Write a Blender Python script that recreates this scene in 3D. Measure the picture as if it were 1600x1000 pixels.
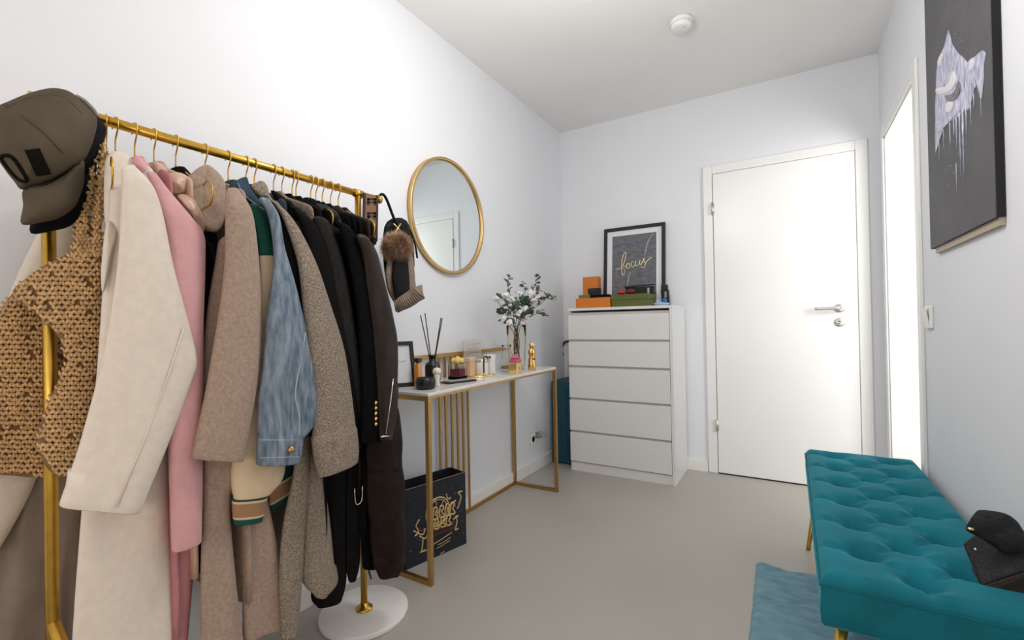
import bpy, bmesh, math, random
from mathutils import Vector, Matrix, noise
random.seed(7)
PI = math.pi
for o in list(bpy.data.objects): bpy.data.objects.remove(o)
scene = bpy.context.scene
COL = scene.collection

# ------------------------------------------------------------------ camera
F, PX, PY = 719.16, 800.0, 500.5
CAM = Vector((1.5385, 0.0, 1.0221))
_y, _p, _r = [math.radians(a) for a in (31.1113, 0.4562, -1.0381)]
FWD = Vector((-math.sin(_y)*math.cos(_p), math.cos(_y)*math.cos(_p), math.sin(_p)))
_rt = Vector((math.cos(_y), math.sin(_y), 0)); _up = _rt.cross(FWD)
RT = _rt*math.cos(_r) + _up*math.sin(_r); UP = -_rt*math.sin(_r) + _up*math.cos(_r)
cd = bpy.data.cameras.new('camera'); cam = bpy.data.objects.new('camera', cd); COL.objects.link(cam)
cd.sensor_width = 36.0; cd.lens = 36.0*F/1600.0; cd.clip_start = 0.02
cam.matrix_world = Matrix(((RT.x, UP.x, -FWD.x, CAM.x), (RT.y, UP.y, -FWD.y, CAM.y), (RT.z, UP.z, -FWD.z, CAM.z), (0, 0, 0, 1)))
scene.camera = cam

# ------------------------------------------------------------------ world, lights, exposure
w = bpy.data.worlds.new('world'); scene.world = w; w.use_nodes = True
w.node_tree.nodes['Background'].inputs[0].default_value = (0.75, 0.85, 1.0, 1)
w.node_tree.nodes['Background'].inputs[1].default_value = 0.25
def light(name, kind, loc, energy, col, size=0.2, rot=(0, 0, 0), sy=None):
    l = bpy.data.lights.new(name, kind); l.energy = energy; l.color = col
    if kind == 'AREA':
        l.size = size
        if sy: l.shape = 'RECTANGLE'; l.size_y = sy
        else: l.shape = 'DISK'
    else: l.shadow_soft_size = size
    o = bpy.data.objects.new(name, l); COL.objects.link(o); o.location = loc; o.rotation_euler = rot
    return o
light('ceiling_lamp_light', 'POINT', (1.02, 1.30, 2.06), 17.5, (1.0, 0.965, 0.93), 0.14)
light('rear_floor_lamp_light', 'POINT', (1.35, -0.75, 1.0), 10, (1.0, 0.80, 0.60), 0.25)
light('rear_fill_light', 'AREA', (1.0, -1.40, 1.5), 4, (0.88, 0.93, 1.0), 1.5, (PI/2, 0, 0), 1.5)  # added soft fill from behind the camera, no real window
sl_ = light('side_room_light', 'AREA', (2.85, 2.0, 1.5), 28, (1.0, 0.98, 0.95), 0.9, (0, 0, 0), 1.2)
sl_.rotation_euler = (Vector((2.06, 3.2, 1.2))-Vector((2.85, 2.0, 1.5))).to_track_quat('-Z', 'Y').to_euler()
vs = scene.view_settings
vs.view_transform = 'Standard'; vs.look = 'None'; vs.gamma = 1.0; vs.use_curve_mapping = False
vs.exposure = 0.46

# ------------------------------------------------------------------ helpers
def ray(u, v): return FWD + RT*((u-PX)/F) - UP*((v-PY)/F)
def at(u, v, ax, val):
    d = ray(u, v); t = (val-CAM[ax])/d[ax]; return CAM + d*t
def at_plane(u, v, p0, n):
    d = ray(u, v); t = (p0-CAM).dot(n)/d.dot(n); return CAM + d*t

def mat(name, col, rough=0.5, metal=0.0, var=0.0, vscale=30, bump=0.0, bscale=60, sheen=0.0, spec=None, trans=0.0, alpha=1.0, ior=1.45, coat=0.0, stretch=(1, 1, 1), col2=None, detail=4, bkind='noise', emit=0.0, aniso=0):
    m = bpy.data.materials.new(name); m.use_nodes = True
    nt = m.node_tree; b = nt.nodes['Principled BSDF']
    b.inputs['Base Color'].default_value = (*col, 1); b.inputs['Roughness'].default_value = rough; b.inputs['Metallic'].default_value = metal
    if spec is not None: b.inputs['Specular IOR Level'].default_value = spec
    if sheen: b.inputs['Sheen Weight'].default_value = sheen; b.inputs['Sheen Roughness'].default_value = 0.4; b.inputs['Sheen Tint'].default_value = (*[min(1, c*1.6+.1) for c in col], 1)
    b.inputs['Transmission Weight'].default_value = trans; b.inputs['IOR'].default_value = ior; b.inputs['Alpha'].default_value = alpha
    b.inputs['Coat Weight'].default_value = coat
    if emit: b.inputs['Emission Color'].default_value = (*col, 1); b.inputs['Emission Strength'].default_value = emit
    tc = nt.nodes.new('ShaderNodeTexCoord'); mp = nt.nodes.new('ShaderNodeMapping'); mp.inputs['Scale'].default_value = stretch
    nt.links.new(tc.outputs['Object'], mp.inputs[0])
    if var or col2:
        n = nt.nodes.new('ShaderNodeTexNoise'); n.inputs['Scale'].default_value = vscale; n.inputs['Detail'].default_value = detail
        nt.links.new(mp.outputs[0], n.inputs['Vector'])
        r = nt.nodes.new('ShaderNodeValToRGB'); r.color_ramp.elements[0].position = 0.33; r.color_ramp.elements[1].position = 0.67
        c2 = col2 if col2 else [min(1, c*(1+var)) for c in col]
        c1 = col if col2 else [c*(1-var) for c in col]
        r.color_ramp.elements[0].color = (*c1, 1); r.color_ramp.elements[1].color = (*c2, 1)
        nt.links.new(n.outputs['Fac'], r.inputs[0]); nt.links.new(r.outputs[0], b.inputs['Base Color'])
    if bump:
        if bkind == 'voronoi': n2 = nt.nodes.new('ShaderNodeTexVoronoi'); out = 'Distance'
        else: n2 = nt.nodes.new('ShaderNodeTexNoise'); n2.inputs['Detail'].default_value = 5; out = 'Fac'
        n2.inputs['Scale'].default_value = bscale
        nt.links.new(mp.outputs[0], n2.inputs['Vector'])
        bn = nt.nodes.new('ShaderNodeBump'); bn.inputs['Strength'].default_value = bump; bn.inputs['Distance'].default_value = 0.01
        nt.links.new(n2.outputs[out], bn.inputs['Height']); nt.links.new(bn.outputs[0], b.inputs['Normal'])
    return m

def mesh_of(name, V, Fc, m, smooth=True):
    me = bpy.data.meshes.new(name); me.from_pydata([tuple(v) for v in V], [], Fc); me.validate(); me.update()
    bm = bmesh.new(); bm.from_mesh(me); bmesh.ops.recalc_face_normals(bm, faces=bm.faces); bm.to_mesh(me); bm.free()
    me.materials.append(m)
    me.polygons.foreach_set('use_smooth', [smooth]*len(me.polygons))
    return me
def props(o, label=None, cat=None, group=None, kind=None):
    if label: o['label'] = label
    if cat: o['category'] = cat
    if group: o['group'] = group
    if kind: o['kind'] = kind
    return o
def thing(name, loc, label=None, cat=None, group=None, kind=None):
    o = bpy.data.objects.new(name, None); COL.objects.link(o); o.location = loc; o.empty_display_size = 0.05
    return props(o, label, cat, group, kind)
def wloc(o):
    v = Vector((0, 0, 0))
    while o: v += o.location; o = o.parent
    return v
def part(name, geo, m, parent=None, smooth=True, base=None, label=None):
    """geo in world coordinates -> one mesh object"""
    V, Fc = geo
    if parent is not None: org = wloc(parent)
    else:
        if base is None:
            xs = [v[0] for v in V]; ys = [v[1] for v in V]; zs = [v[2] for v in V]
            base = ((min(xs)+max(xs))/2, (min(ys)+max(ys))/2, min(zs))
        org = Vector(base)
    me = mesh_of(name, [Vector(v)-org for v in V], Fc, m, smooth)
    o = bpy.data.objects.new(name, me); COL.objects.link(o)
    if parent is not None: o.parent = parent
    else: o.location = org
    if label: o['label'] = label
    return o
def bevel(o, w=0.003, seg=2):
    md = o.modifiers.new('bevel', 'BEVEL'); md.width = w; md.segments = seg; md.limit_method = 'ANGLE'
    return o
def join(*gs):
    V, Fc = [], []
    for v, f in gs:
        k = len(V); V += list(v); Fc += [tuple(i+k for i in q) for q in f]
    return V, Fc
def box(x0, x1, y0, y1, z0, z1):
    V = [(x, y, z) for x in (x0, x1) for y in (y0, y1) for z in (z0, z1)]
    return V, [(0, 1, 3, 2), (4, 6, 7, 5), (0, 4, 5, 1), (2, 3, 7, 6), (0, 2, 6, 4), (1, 5, 7, 3)]
def obox(p, ex, ey, ez):
    p, ex, ey, ez = map(Vector, (p, ex, ey, ez))
    V = [p+ex*a+ey*b+ez*c for a in (0, 1) for b in (0, 1) for c in (0, 1)]
    return V, [(0, 1, 3, 2), (4, 6, 7, 5), (0, 4, 5, 1), (2, 3, 7, 6), (0, 2, 6, 4), (1, 5, 7, 3)]
def rings(R, cap0=True, cap1=True, closed=False):
    n = len(R[0]); V = [p for r in R for p in r]; Fc = []
    for i in range(len(R)-1+(1 if closed else 0)):
        a = i*n; b = ((i+1) % len(R))*n
        for j in range(n): Fc.append((a+j, a+(j+1) % n, b+(j+1) % n, b+j))
    if not closed:
        if cap0: Fc.append(tuple(range(n)))
        if cap1: Fc.append(tuple(range((len(R)-1)*n, len(R)*n)))
    return V, Fc
def lathe(c, prof, n=28, axis='z'):
    c = Vector(c); R = []
    for r, h in prof:
        ring = []
        for k in range(n):
            a = 2*PI*k/n; p, q = r*math.cos(a), r*math.sin(a)
            ring.append(c + (Vector((p, q, h)) if axis == 'z' else Vector((h, p, q)) if axis == 'x' else Vector((p, h, q))))
        R.append(ring)
    return rings(R)
def crom(P, sub, closed=False):
    P = [Vector(p) for p in P]; n = len(P); out = []
    for i in range(n if closed else n-1):
        g = (lambda k: P[k % n]) if closed else (lambda k: P[max(0, min(n-1, k))])
        p0, p1, p2, p3 = g(i-1), g(i), g(i+1), g(i+2)
        for s in range(sub):
            t = s/sub
            out.append(0.5*((2*p1) + (p2-p0)*t + (2*p0-5*p1+4*p2-p3)*t*t + (3*p1-p0-3*p2+p3)*t**3))
    if not closed: out.append(P[-1])
    return out
def tube(P, r, n=8, closed=False, flat=1.0):
    P = [Vector(p) for p in P]; R = []; m = len(P)
    rr = r if isinstance(r, (list, tuple)) else [r]*m
    nrm = None
    for i in range(m):
        if closed: t = P[(i+1) % m]-P[i-1]
        else: t = P[min(m-1, i+1)]-P[max(0, i-1)]
        t.normalize()
        if nrm is None: nrm = t.orthogonal()
        nrm = nrm - t*nrm.dot(t)
        if nrm.length < 1e-6: nrm = t.orthogonal()
        nrm.normalize(); b = t.cross(nrm)
        R.append([P[i] + nrm*(rr[i]*math.cos(2*PI*k/n)) + b*(rr[i]*flat*math.sin(2*PI*k/n)) for k in range(n)])
    return rings(R, closed=closed)
def bar(a, b, s): # square bar
    a, b = Vector(a), Vector(b); t = (b-a).normalized()
    u = Vector((0, 0, 1)) if abs(t.z) < 0.9 else Vector((0, 1, 0))
    v = t.cross(u).normalized(); u = v.cross(t).normalized()
    return obox(a-u*s/2-v*s/2, b-a, u*s, v*s)
def ellipsoid(c, rx, ry, rz, n=12, m=8, lump=0.0, sd=0.0):
    c = Vector(c); R = []
    for i in range(m+1):
        ph = PI*(0.02+0.96*i/m); ring = []
        for k in range(n):
            a = 2*PI*k/n; d = Vector((math.sin(ph)*math.cos(a), math.sin(ph)*math.sin(a), math.cos(ph)))
            s = 1+lump*noise.noise(d*2.5+Vector((sd, 0, 0)))
            ring.append(c+Vector((d.x*rx, d.y*ry, d.z*rz))*s)
        R.append(ring)
    return rings(R)

# cloth helpers -----------------------------------------------------
def loft_px(levels, x, a=0.04, n=30, sub=6, wr=0.004, wf=9.0, sd=0.0, hollow=True, sharp=False, ax=0, zs=0.35, e=0.72):
    """cloth tube: each level gives the left and right edge, at depth plane x (or a depth per level)"""
    A, B, D = [], [], []
    for L in levels:
        uL, vL, uR, vR = L[:4]; xx = L[4] if len(L) > 4 else x; aa = L[5] if len(L) > 5 else a
        A.append(at(uL, vL, ax, xx)); B.append(at(uR, vR, ax, xx)); D.append(Vector((aa, 0, 0)))
    if not sharp: A, B, D = crom(A, sub), crom(B, sub), crom(D, sub)
    R = []; N = len(A)
    for i in range(N):
        c = (A[i]+B[i])/2; h = (B[i]-A[i])/2; wv = (c-CAM); wv.z = 0; wv.normalize()
        aa = min(D[i].x, max(h.length*1.2, 0.006)); ring = []
        hn = h.normalized()
        for k in range(n):
            t = 2*PI*k/n; ct, st = math.cos(t), math.sin(t)
            p = c + h*(math.copysign(abs(ct)**e, ct)) - wv*(aa*math.copysign(abs(st)**e, st))
            if wr:
                q = Vector((p.x*wf, p.y*wf, p.z*wf*zs))+Vector((sd*3.1, sd, 0))
                d = noise.noise(q)*wr*1.6 + noise.noise(q*2.3)*wr*0.7
                p = p + (-wv*st*d) + hn*(ct*d*0.35)
            ring.append(p)
        R.append(ring)
    # rounded closed top
    def shrink(r, s, off):
        c = sum(r, Vector())/len(r); return [c+(p-c)*s+off for p in r]
    hl = (B[0]-A[0]).length
    up = Vector((0, 0, 1))
    top = [shrink(R[0], s, up*(hl*0.25*o)) for s, o in ((0.05, 1.0), (0.45, 0.9), (0.8, 0.55))]
    if hollow:
        e = R[-1]; tail = [shrink(e, 0.98, -up*0.002), shrink(e, 0.92, up*0.001), shrink(e, 0.88, up*0.02), shrink(e, 0.8, up*0.06), shrink(e, 0.05, up*0.065)]
    else:
        e = R[-1]; tail = [shrink(e, 0.96, -up*0.003), shrink(e, 0.8, -up*0.006), shrink(e, 0.05, -up*0.006)]
    return rings(top+R+tail)
def inside_scale(pts, c, u, v):
    """relative radial distance of (u,v) from centre c to the outline"""
    d = Vector((u-c.x, v-c.y))
    if d.length < 1e-6: return 0.0
    best = None; n = len(pts)
    for i in range(n):
        p, q = pts[i], pts[(i+1) % n]; ex, ey = q.x-p.x, q.y-p.y
        den = d.x*ey-d.y*ex
        if abs(den) < 1e-9: continue
        px_, py_ = p.x-c.x, p.y-c.y
        t = (px_*ey-py_*ex)/den; s = (px_*d.y-py_*d.x)/den
        if t > 0 and -1e-6 <= s <= 1+1e-6: best = t if best is None else max(best, t)
    return 9.0 if not best else 1.0/best
class Pillow:
    def __init__(self, outline, x0, t, tb=0.004, ax=0, sub=6, centre=None, pw=2.0, slope=(0, 0)):
        P = [Vector((u, v, 0)) for u, v in outline]
        self.o = crom(P, sub, True) if sub > 1 else P
        if centre: self.c = Vector((centre[0], centre[1], 0))
        else: self.c = sum(P, Vector())/len(P)
        self.x0, self.t, self.tb, self.ax, self.pw, self.slope = x0, t, tb, ax, pw, slope
    def base(self, u, v): return self.x0 + self.slope[0]*(u-self.c.x) + self.slope[1]*(v-self.c.y)
    def off(self, s): return self.t*math.sqrt(max(0, 1-min(1, s)**self.pw))
    def surf(self, u, v, eps=0.0):
        return at(u, v, self.ax, self.base(u, v)+self.off(inside_scale(self.o, self.c, u, v))+eps)
    def geo(self, nr=9, lump=0.0, lf=20):
        R = []
        def ring(s, back):
            r = []
            for p in self.o:
                q = self.c+(p-self.c)*s
                o = -self.tb*math.sqrt(max(0, 1-s*s)) if back else self.off(s)
                pt = at(q.x, q.y, self.ax, self.base(q.x, q.y)+o)
                if lump and not back: pt = at(q.x, q.y, self.ax, self.base(q.x, q.y)+o+lump*noise.noise(pt*lf)*(1-s**4))
                r.append(pt)
            return r
        for i in range(nr): R.append(ring(math.sin(PI/2*(0.02+0.98*i/nr)), True))
        for i in range(nr+1): R.append(ring(max(0.01, math.cos(PI/2*i/nr)), False))
        return rings(R)
def body_geo(y, zb, half=0.185, ty=0.016, flare=1.0, ztop=1.425, xc=0.223, wr=0.004, sd=0.0, neck=0.05):
    """hanging garment body with sloping shoulders, hung across the rail"""
    prof = [(ztop, neck*0.8, 0.8), (ztop-0.02, neck*1.3, 1.0), (1.385, half*0.62, 1.0), (1.362, half*0.93, 1.0), (1.335, half*1.0, 1.0), (1.28, half*1.0, 1.0), (1.1, half*0.96, 1.0), (0.9, half*0.97, 1.1), (0.75, half*1.0, 1.2)]
    prof = [p for p in prof if p[0] > zb+0.03]; prof.append((zb, half*flare, 1.3))
    P = crom([Vector(p) for p in prof], 4); R = []
    for z, h, k in P:
        ring = []
        for j in range(32):
            t = 2*PI*j/32; ct, st = math.cos(t), math.sin(t)
            p = Vector((xc+h*math.copysign(abs(ct)**0.7, ct), y+ty*k*math.copysign(abs(st)**0.7, st), z))
            p.y += wr*noise.noise(Vector((p.x*14+sd, p.z*2.5, sd)))
            ring.append(p)
        R.append(ring)
    return rings(R)
def strip_band(levels, x, a, f0, f1, grow=1.03):
    """a band round a cloth tube between two fractions of its length"""
    (l0, l1) = levels
    def lp(f):
        return tuple(l0[i]+(l1[i]-l0[i])*f for i in range(4))
    out = []
    for f in (f0, f1):
        uL, vL, uR, vR = lp(f); cu, cv = (uL+uR)/2, (vL+vR)/2
        out.append((cu+(uL-cu)*grow, cv+(vL-cv)*grow, cu+(uR-cu)*grow, cv+(vR-cv)*grow))
    return loft_px(out, x, a*grow, sub=1, wr=0, hollow=True, sharp=True)

# ------------------------------------------------------------------ materials
M = {}
M['wall'] = mat('wall_paint', (0.825, 0.845, 0.885), 0.85, var=0.01, vscale=3, bump=0.03, bscale=180)
M['ceil'] = mat('ceiling_paint', (0.89, 0.885, 0.875), 0.9, var=0.01, vscale=3)
M['white'] = mat('white_lacquer', (0.85, 0.85, 0.83), 0.38, var=0.01, vscale=4)
M['door'] = mat('door_white', (0.86, 0.86, 0.85), 0.3, var=0.008, vscale=4)
M['dresser'] = mat('dresser_white', (0.80, 0.80, 0.79), 0.35, var=0.01, vscale=6)
M['groove'] = mat('groove_grey', (0.55, 0.54, 0.52), 0.7)
M['floor'] = mat('floor_resin', (0.425, 0.40, 0.36), 0.40, var=0.05, vscale=1.6, bump=0.02, bscale=60)
M['gold'] = mat('brushed_gold', (0.64, 0.39, 0.07), 0.30, 1.0, var=0.06, vscale=40)
M['tgold'] = mat('table_gold', (0.50, 0.31, 0.115), 0.36, 1.0, var=0.05, vscale=40)
M['steel'] = mat('brushed_steel', (0.62, 0.60, 0.57), 0.45, 1.0)
M['silver'] = mat('silver', (0.8, 0.78, 0.76), 0.2, 1.0)
M['marble'] = mat('marble', (0.80, 0.79, 0.79), 0.15, col2=(0.70, 0.69, 0.70), vscale=7, detail=8)
M['basemarble'] = mat('base_marble', (0.86, 0.83, 0.81), 0.2, col2=(0.78, 0.75, 0.73), vscale=6, detail=8)
M['black'] = mat('black_plastic', (0.012, 0.012, 0.013), 0.35)
M['matblack'] = mat('matt_black', (0.018, 0.018, 0.019), 0.6)
M['paper'] = mat('paper', (0.80, 0.81, 0.85), 0.6)
M['mirror'] = mat('mirror_glass', (0.80, 0.86, 0.86), 0.01, 1.0)
M['mframe'] = mat('mirror_frame', (0.66, 0.45, 0.20), 0.35, 1.0)
M['velvet'] = mat('teal_velvet', (0.008, 0.165, 0.215), 0.8, var=0.18, vscale=7, bump=0.05, bscale=300, sheen=0.7, spec=0.2)
M['rug'] = mat('blue_rug', (0.15, 0.30, 0.38), 0.9, col2=(0.25, 0.43, 0.51), vscale=14, bump=0.5, bscale=220, sheen=0.4, stretch=(1, 2.6, 1))
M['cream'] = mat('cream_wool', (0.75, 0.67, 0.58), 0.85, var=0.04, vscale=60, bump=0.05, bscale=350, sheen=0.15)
M['lining'] = mat('shaded_beige_cloth', (0.24, 0.19, 0.155), 0.8, var=0.08, vscale=20, bump=0.1, bscale=60)  # inner side of the cream coat, beige darkened to carry its shade
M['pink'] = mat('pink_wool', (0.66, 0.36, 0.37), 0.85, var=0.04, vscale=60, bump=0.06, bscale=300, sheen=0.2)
M['pinkshade'] = mat('shaded_pink_wool', (0.50, 0.21, 0.22), 0.85, var=0.05, vscale=50, bump=0.06, bscale=300)  # body of the pink coat, shade painted in as a darker pink
M['nude'] = mat('nude_satin', (0.55, 0.36, 0.26), 0.36, var=0.05, vscale=25, bump=0.1, bscale=45)
M['taupe'] = mat('taupe_wool', (0.375, 0.275, 0.215), 0.9, var=0.14, vscale=130, bump=0.25, bscale=260, sheen=0.2)
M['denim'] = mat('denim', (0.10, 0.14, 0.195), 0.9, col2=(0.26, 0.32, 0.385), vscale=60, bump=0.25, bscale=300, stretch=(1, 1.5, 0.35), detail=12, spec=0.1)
def add_wash(m, c, sc, st, thr):
    nt = m.node_tree; b = nt.nodes['Principled BSDF']; src = b.inputs['Base Color'].links[0].from_socket
    tc = nt.nodes.new('ShaderNodeTexCoord'); mp = nt.nodes.new('ShaderNodeMapping'); mp.inputs['Scale'].default_value = st; n = nt.nodes.new('ShaderNodeTexNoise'); n.inputs['Scale'].default_value = sc; n.inputs['Detail'].default_value = 6; n.inputs['Distortion'].default_value = 0.6
    nt.links.new(tc.outputs['Object'], mp.inputs[0]); nt.links.new(mp.outputs[0], n.inputs['Vector'])
    r = nt.nodes.new('ShaderNodeValToRGB'); r.color_ramp.elements[0].position = thr; r.color_ramp.elements[1].position = thr+0.16
    mx = nt.nodes.new('ShaderNodeMixRGB'); mx.inputs[2].default_value = (*c, 1)
    mm = nt.nodes.new('ShaderNodeMath'); mm.operation = 'MULTIPLY'; mm.inputs[1].default_value = 0.32
    nt.links.new(n.outputs['Fac'], r.inputs[0]); nt.links.new(r.outputs[0], mm.inputs[0]); nt.links.new(mm.outputs[0], mx.inputs[0]); nt.links.new(src, mx.inputs[1]); nt.links.new(mx.outputs[0], b.inputs['Base Color'])
add_wash(M['denim'], (0.46, 0.52, 0.58), 22, (1, 1.4, 0.22), 0.52)
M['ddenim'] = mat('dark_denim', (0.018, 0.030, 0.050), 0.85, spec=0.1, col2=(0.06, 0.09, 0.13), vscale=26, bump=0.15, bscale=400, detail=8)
M['stitch'] = mat('pale_stitching', (0.42, 0.48, 0.55), 0.8)
M['teddy'] = mat('teddy_fleece', (0.235, 0.185, 0.145), 0.95, col2=(0.46, 0.385, 0.31), vscale=210, bump=1.0, bscale=210, spec=0.1, sheen=0.2, detail=3)
M['char'] = mat('charcoal_wool', (0.018, 0.017, 0.016), 0.9, spec=0.15, var=0.2, vscale=90, bump=0.1, bscale=300)
M['bwool'] = mat('black_wool', (0.006, 0.0055, 0.0055), 0.9, var=0.2, vscale=90, bump=0.15, bscale=250, spec=0.12)
M['bfuzz'] = mat('black_fleece', (0.004, 0.004, 0.0045), 0.95, spec=0.1, var=0.3, vscale=160, bump=0.5, bscale=240)
M['leather'] = mat('brown_black_leather', (0.020, 0.0125, 0.0085), 0.42, spec=0.22, var=0.15, vscale=20, bump=0.12, bscale=160)
M['puffer'] = mat('dark_brown_puffer', (0.014, 0.0078, 0.006), 0.5, spec=0.12, var=0.12, vscale=18, bump=0.2, bscale=28)
M['green'] = mat('varsity_green', (0.004, 0.075, 0.05), 0.85, var=0.1, vscale=90, bump=0.1, bscale=250)
M['vcream'] = mat('varsity_cream', (0.72, 0.56, 0.37), 0.7, var=0.04, vscale=30, bump=0.05, bscale=120)
M['vtan'] = mat('rib_tan', (0.38, 0.21, 0.11), 0.85, bump=0.1, bscale=250)
M['straw'] = mat('straw_yarn', (0.64, 0.42, 0.21), 0.8, var=0.25, vscale=90, bump=0.2, bscale=300)
M['strawdark'] = mat('straw_backing', (0.24, 0.13, 0.055), 0.9, var=0.3, vscale=90)
M['olive'] = mat('olive_twill', (0.098, 0.078, 0.053), 0.85, spec=0.2, var=0.12, vscale=16, bump=0.08, bscale=400)
M['olivedark'] = mat('dark_badge', (0.007, 0.006, 0.005), 0.9, spec=0.1)
M['navy'] = mat('navy_black_twill', (0.003, 0.0035, 0.006), 0.8, spec=0.15, bump=0.08, bscale=400)
M['strapbrown'] = mat('brown_strap', (0.20, 0.105, 0.055), 0.7, bump=0.1, bscale=300)
M['strapdark'] = mat('dark_strap_print', (0.030, 0.014, 0.010), 0.7)
M['bleather'] = mat('black_leather', (0.006, 0.0055, 0.006), 0.5, spec=0.15, bump=0.15, bscale=140)
M['bagleather'] = mat('black_pebbled_leather', (0.016, 0.015, 0.018), 0.55, spec=0.35, var=0.3, vscale=40, bump=0.5, bscale=110)
M['bagbrown'] = mat('dark_brown_leather', (0.020, 0.012, 0.009), 0.6)
M['knit'] = mat('taupe_knit', (0.24, 0.18, 0.135), 0.9, var=0.15, vscale=70, bump=0.3, bscale=150)
M['fur'] = mat('brown_fur', (0.62, 0.42, 0.27), 0.8, col2=(0.26, 0.15, 0.09), vscale=18)
M['glass'] = mat('clear_glass', (0.97, 0.96, 0.92), 0.02, trans=1.0, ior=1.12)
M['amberglass'] = mat('amber_glass', (0.99, 0.97, 0.88), 0.02, trans=1.0, ior=1.12)
M['acrylic'] = mat('frosted_acrylic', (0.93, 0.90, 0.86), 0.25, trans=0.75, ior=1.2)
M['navybox'] = mat('navy_card', (0.010, 0.013, 0.022), 0.5, var=0.15, vscale=30)
M['foil'] = mat('gold_foil', (0.72, 0.53, 0.26), 0.4, 0.6)
M['redprint'] = mat('red_print', (0.22, 0.035, 0.03), 0.6)
M['starprint'] = mat('pale_print', (0.45, 0.45, 0.42), 0.6)
M['kraft'] = mat('kraft_paper', (0.45, 0.27, 0.15), 0.8)
M['orange'] = mat('orange_card', (0.66, 0.20, 0.025), 0.6, var=0.03, vscale=30)
M['oliveg'] = mat('green_card', (0.105, 0.125, 0.030), 0.6, var=0.04, vscale=30)
M['bgreen'] = mat('bright_green_card', (0.15, 0.22, 0.04), 0.6)
M['red'] = mat('red_ribbon', (0.50, 0.02, 0.04), 0.5)
M['dred'] = mat('dark_red_box', (0.16, 0.01, 0.015), 0.5)
M['teal'] = mat('teal_case', (0.004, 0.060, 0.085), 0.5, var=0.1, vscale=20)
M['slate'] = mat('slate_print', (0.10, 0.108, 0.125), 0.6, col2=(0.175, 0.185, 0.205), vscale=24, detail=9, stretch=(1, 1, 2.5))
M['goldink'] = mat('gold_ink', (0.80, 0.68, 0.36), 0.45, 0.3)
M['vein'] = mat('white_vein', (0.45, 0.45, 0.48), 0.6)
M['canvas'] = mat('dark_grey_canvas', (0.105, 0.105, 0.11), 0.7, var=0.1, vscale=8, bump=0.1, bscale=500)
M['canvasside'] = mat('black_canvas_edge', (0.010, 0.009, 0.012), 0.7)
M['lav'] = mat('lavender_paint', (0.27, 0.28, 0.44), 0.45, col2=(0.74, 0.73, 0.86), vscale=60, detail=8, stretch=(1, 1.6, 0.5), bump=0.4, bscale=60)
M['pwhite'] = mat('white_paint', (0.78, 0.76, 0.78), 0.45, bump=0.3, bscale=60)
M['pgrey'] = mat('grey_paint', (0.20, 0.19, 0.21), 0.5, var=0.4, vscale=90, bump=0.3, bscale=90)
M['stem'] = mat('stem_brown', (0.10, 0.06, 0.035), 0.8)
M['leaf'] = mat('eucalyptus_leaf', (0.055, 0.115, 0.06), 0.6, var=0.3, vscale=30)
M['leaf2'] = mat('grey_green_leaf', (0.16, 0.22, 0.17), 0.6, var=0.2, vscale=30)
M['petal'] = mat('white_petal', (0.82, 0.79, 0.78), 0.7, var=0.05, vscale=60)
M['rust'] = mat('rust_leaf', (0.16, 0.04, 0.03), 0.7)
M['wax'] = mat('ivory_wax', (0.84, 0.76, 0.62), 0.55)
M['amber'] = mat('amber_liquid', (0.75, 0.30, 0.05), 0.15, coat=0.5)
M['yellow'] = mat('yellow_petals', (0.80, 0.62, 0.18), 0.7)
M['burg'] = mat('burgundy_petals', (0.16, 0.01, 0.05), 0.7)
M['blush'] = mat('blush_card', (0.72, 0.52, 0.38), 0.6)
M['pinkgem'] = mat('pink_gem', (0.55, 0.11, 0.20), 0.2, coat=0.6)
M['goldbox'] = mat('pale_gold', (0.88, 0.68, 0.30), 0.22, 0.85)
M['bottlegold'] = mat('bright_gold', (0.85, 0.52, 0.16), 0.22, 1.0)
M['bluew'] = mat('pale_blue_plastic', (0.45, 0.58, 0.85), 0.4)
M['blue'] = mat('blue_plastic', (0.02, 0.16, 0.42), 0.4)
M['plug'] = mat('grey_plug', (0.30, 0.29, 0.28), 0.5)

# ------------------------------------------------------------------ room shell
D, W, H, YB = 3.346, 2.0, 2.534, -1.5
def struct(name, geo, m, parent=None, smooth=False):
    o = part(name, geo, m, parent, smooth=smooth)
    if parent is None: o['kind'] = 'structure'
    return o
struct('floor', box(-0.1, 3.6, YB-0.1, D+0.1, -0.05, 0.0), M['floor'])
struct('ceiling', box(-0.1, 3.6, YB-0.1, D+0.1, H, H+0.05), M['ceil'])
struct('wall_left', box(-0.1, 0, YB-0.1, D+0.1, 0, H), M['wall'])
struct('wall_far', box(0, 3.5, D, D+0.1, 0, H), M['wall'])
struct('wall_back', box(0, 3.5, YB-0.1, YB, 0, H), M['wall'])
WT = 0.16; DY0, DY1, DZ = 2.485, 3.202, 2.005
struct('wall_right', join(box(W, W+WT, YB, DY0, 0, H), box(W, W+WT, DY0, DY1, DZ, H), box(W, W+WT, DY1, D, 0, H)), M['wall'])
struct('wall_side_room', box(3.5, 3.6, YB-0.1, D+0.1, 0, H), M['wall'])
struct('baseboard_left', box(0, 0.014, YB, D, 0, 0.072), M['white'])
struct('baseboard_far', box(0.014, 1.047, D-0.014, D, 0, 0.072), M['white'])
struct('baseboard_right', box(W-0.012, W, YB, DY0-0.07, 0, 0.072), M['white'])
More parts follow.
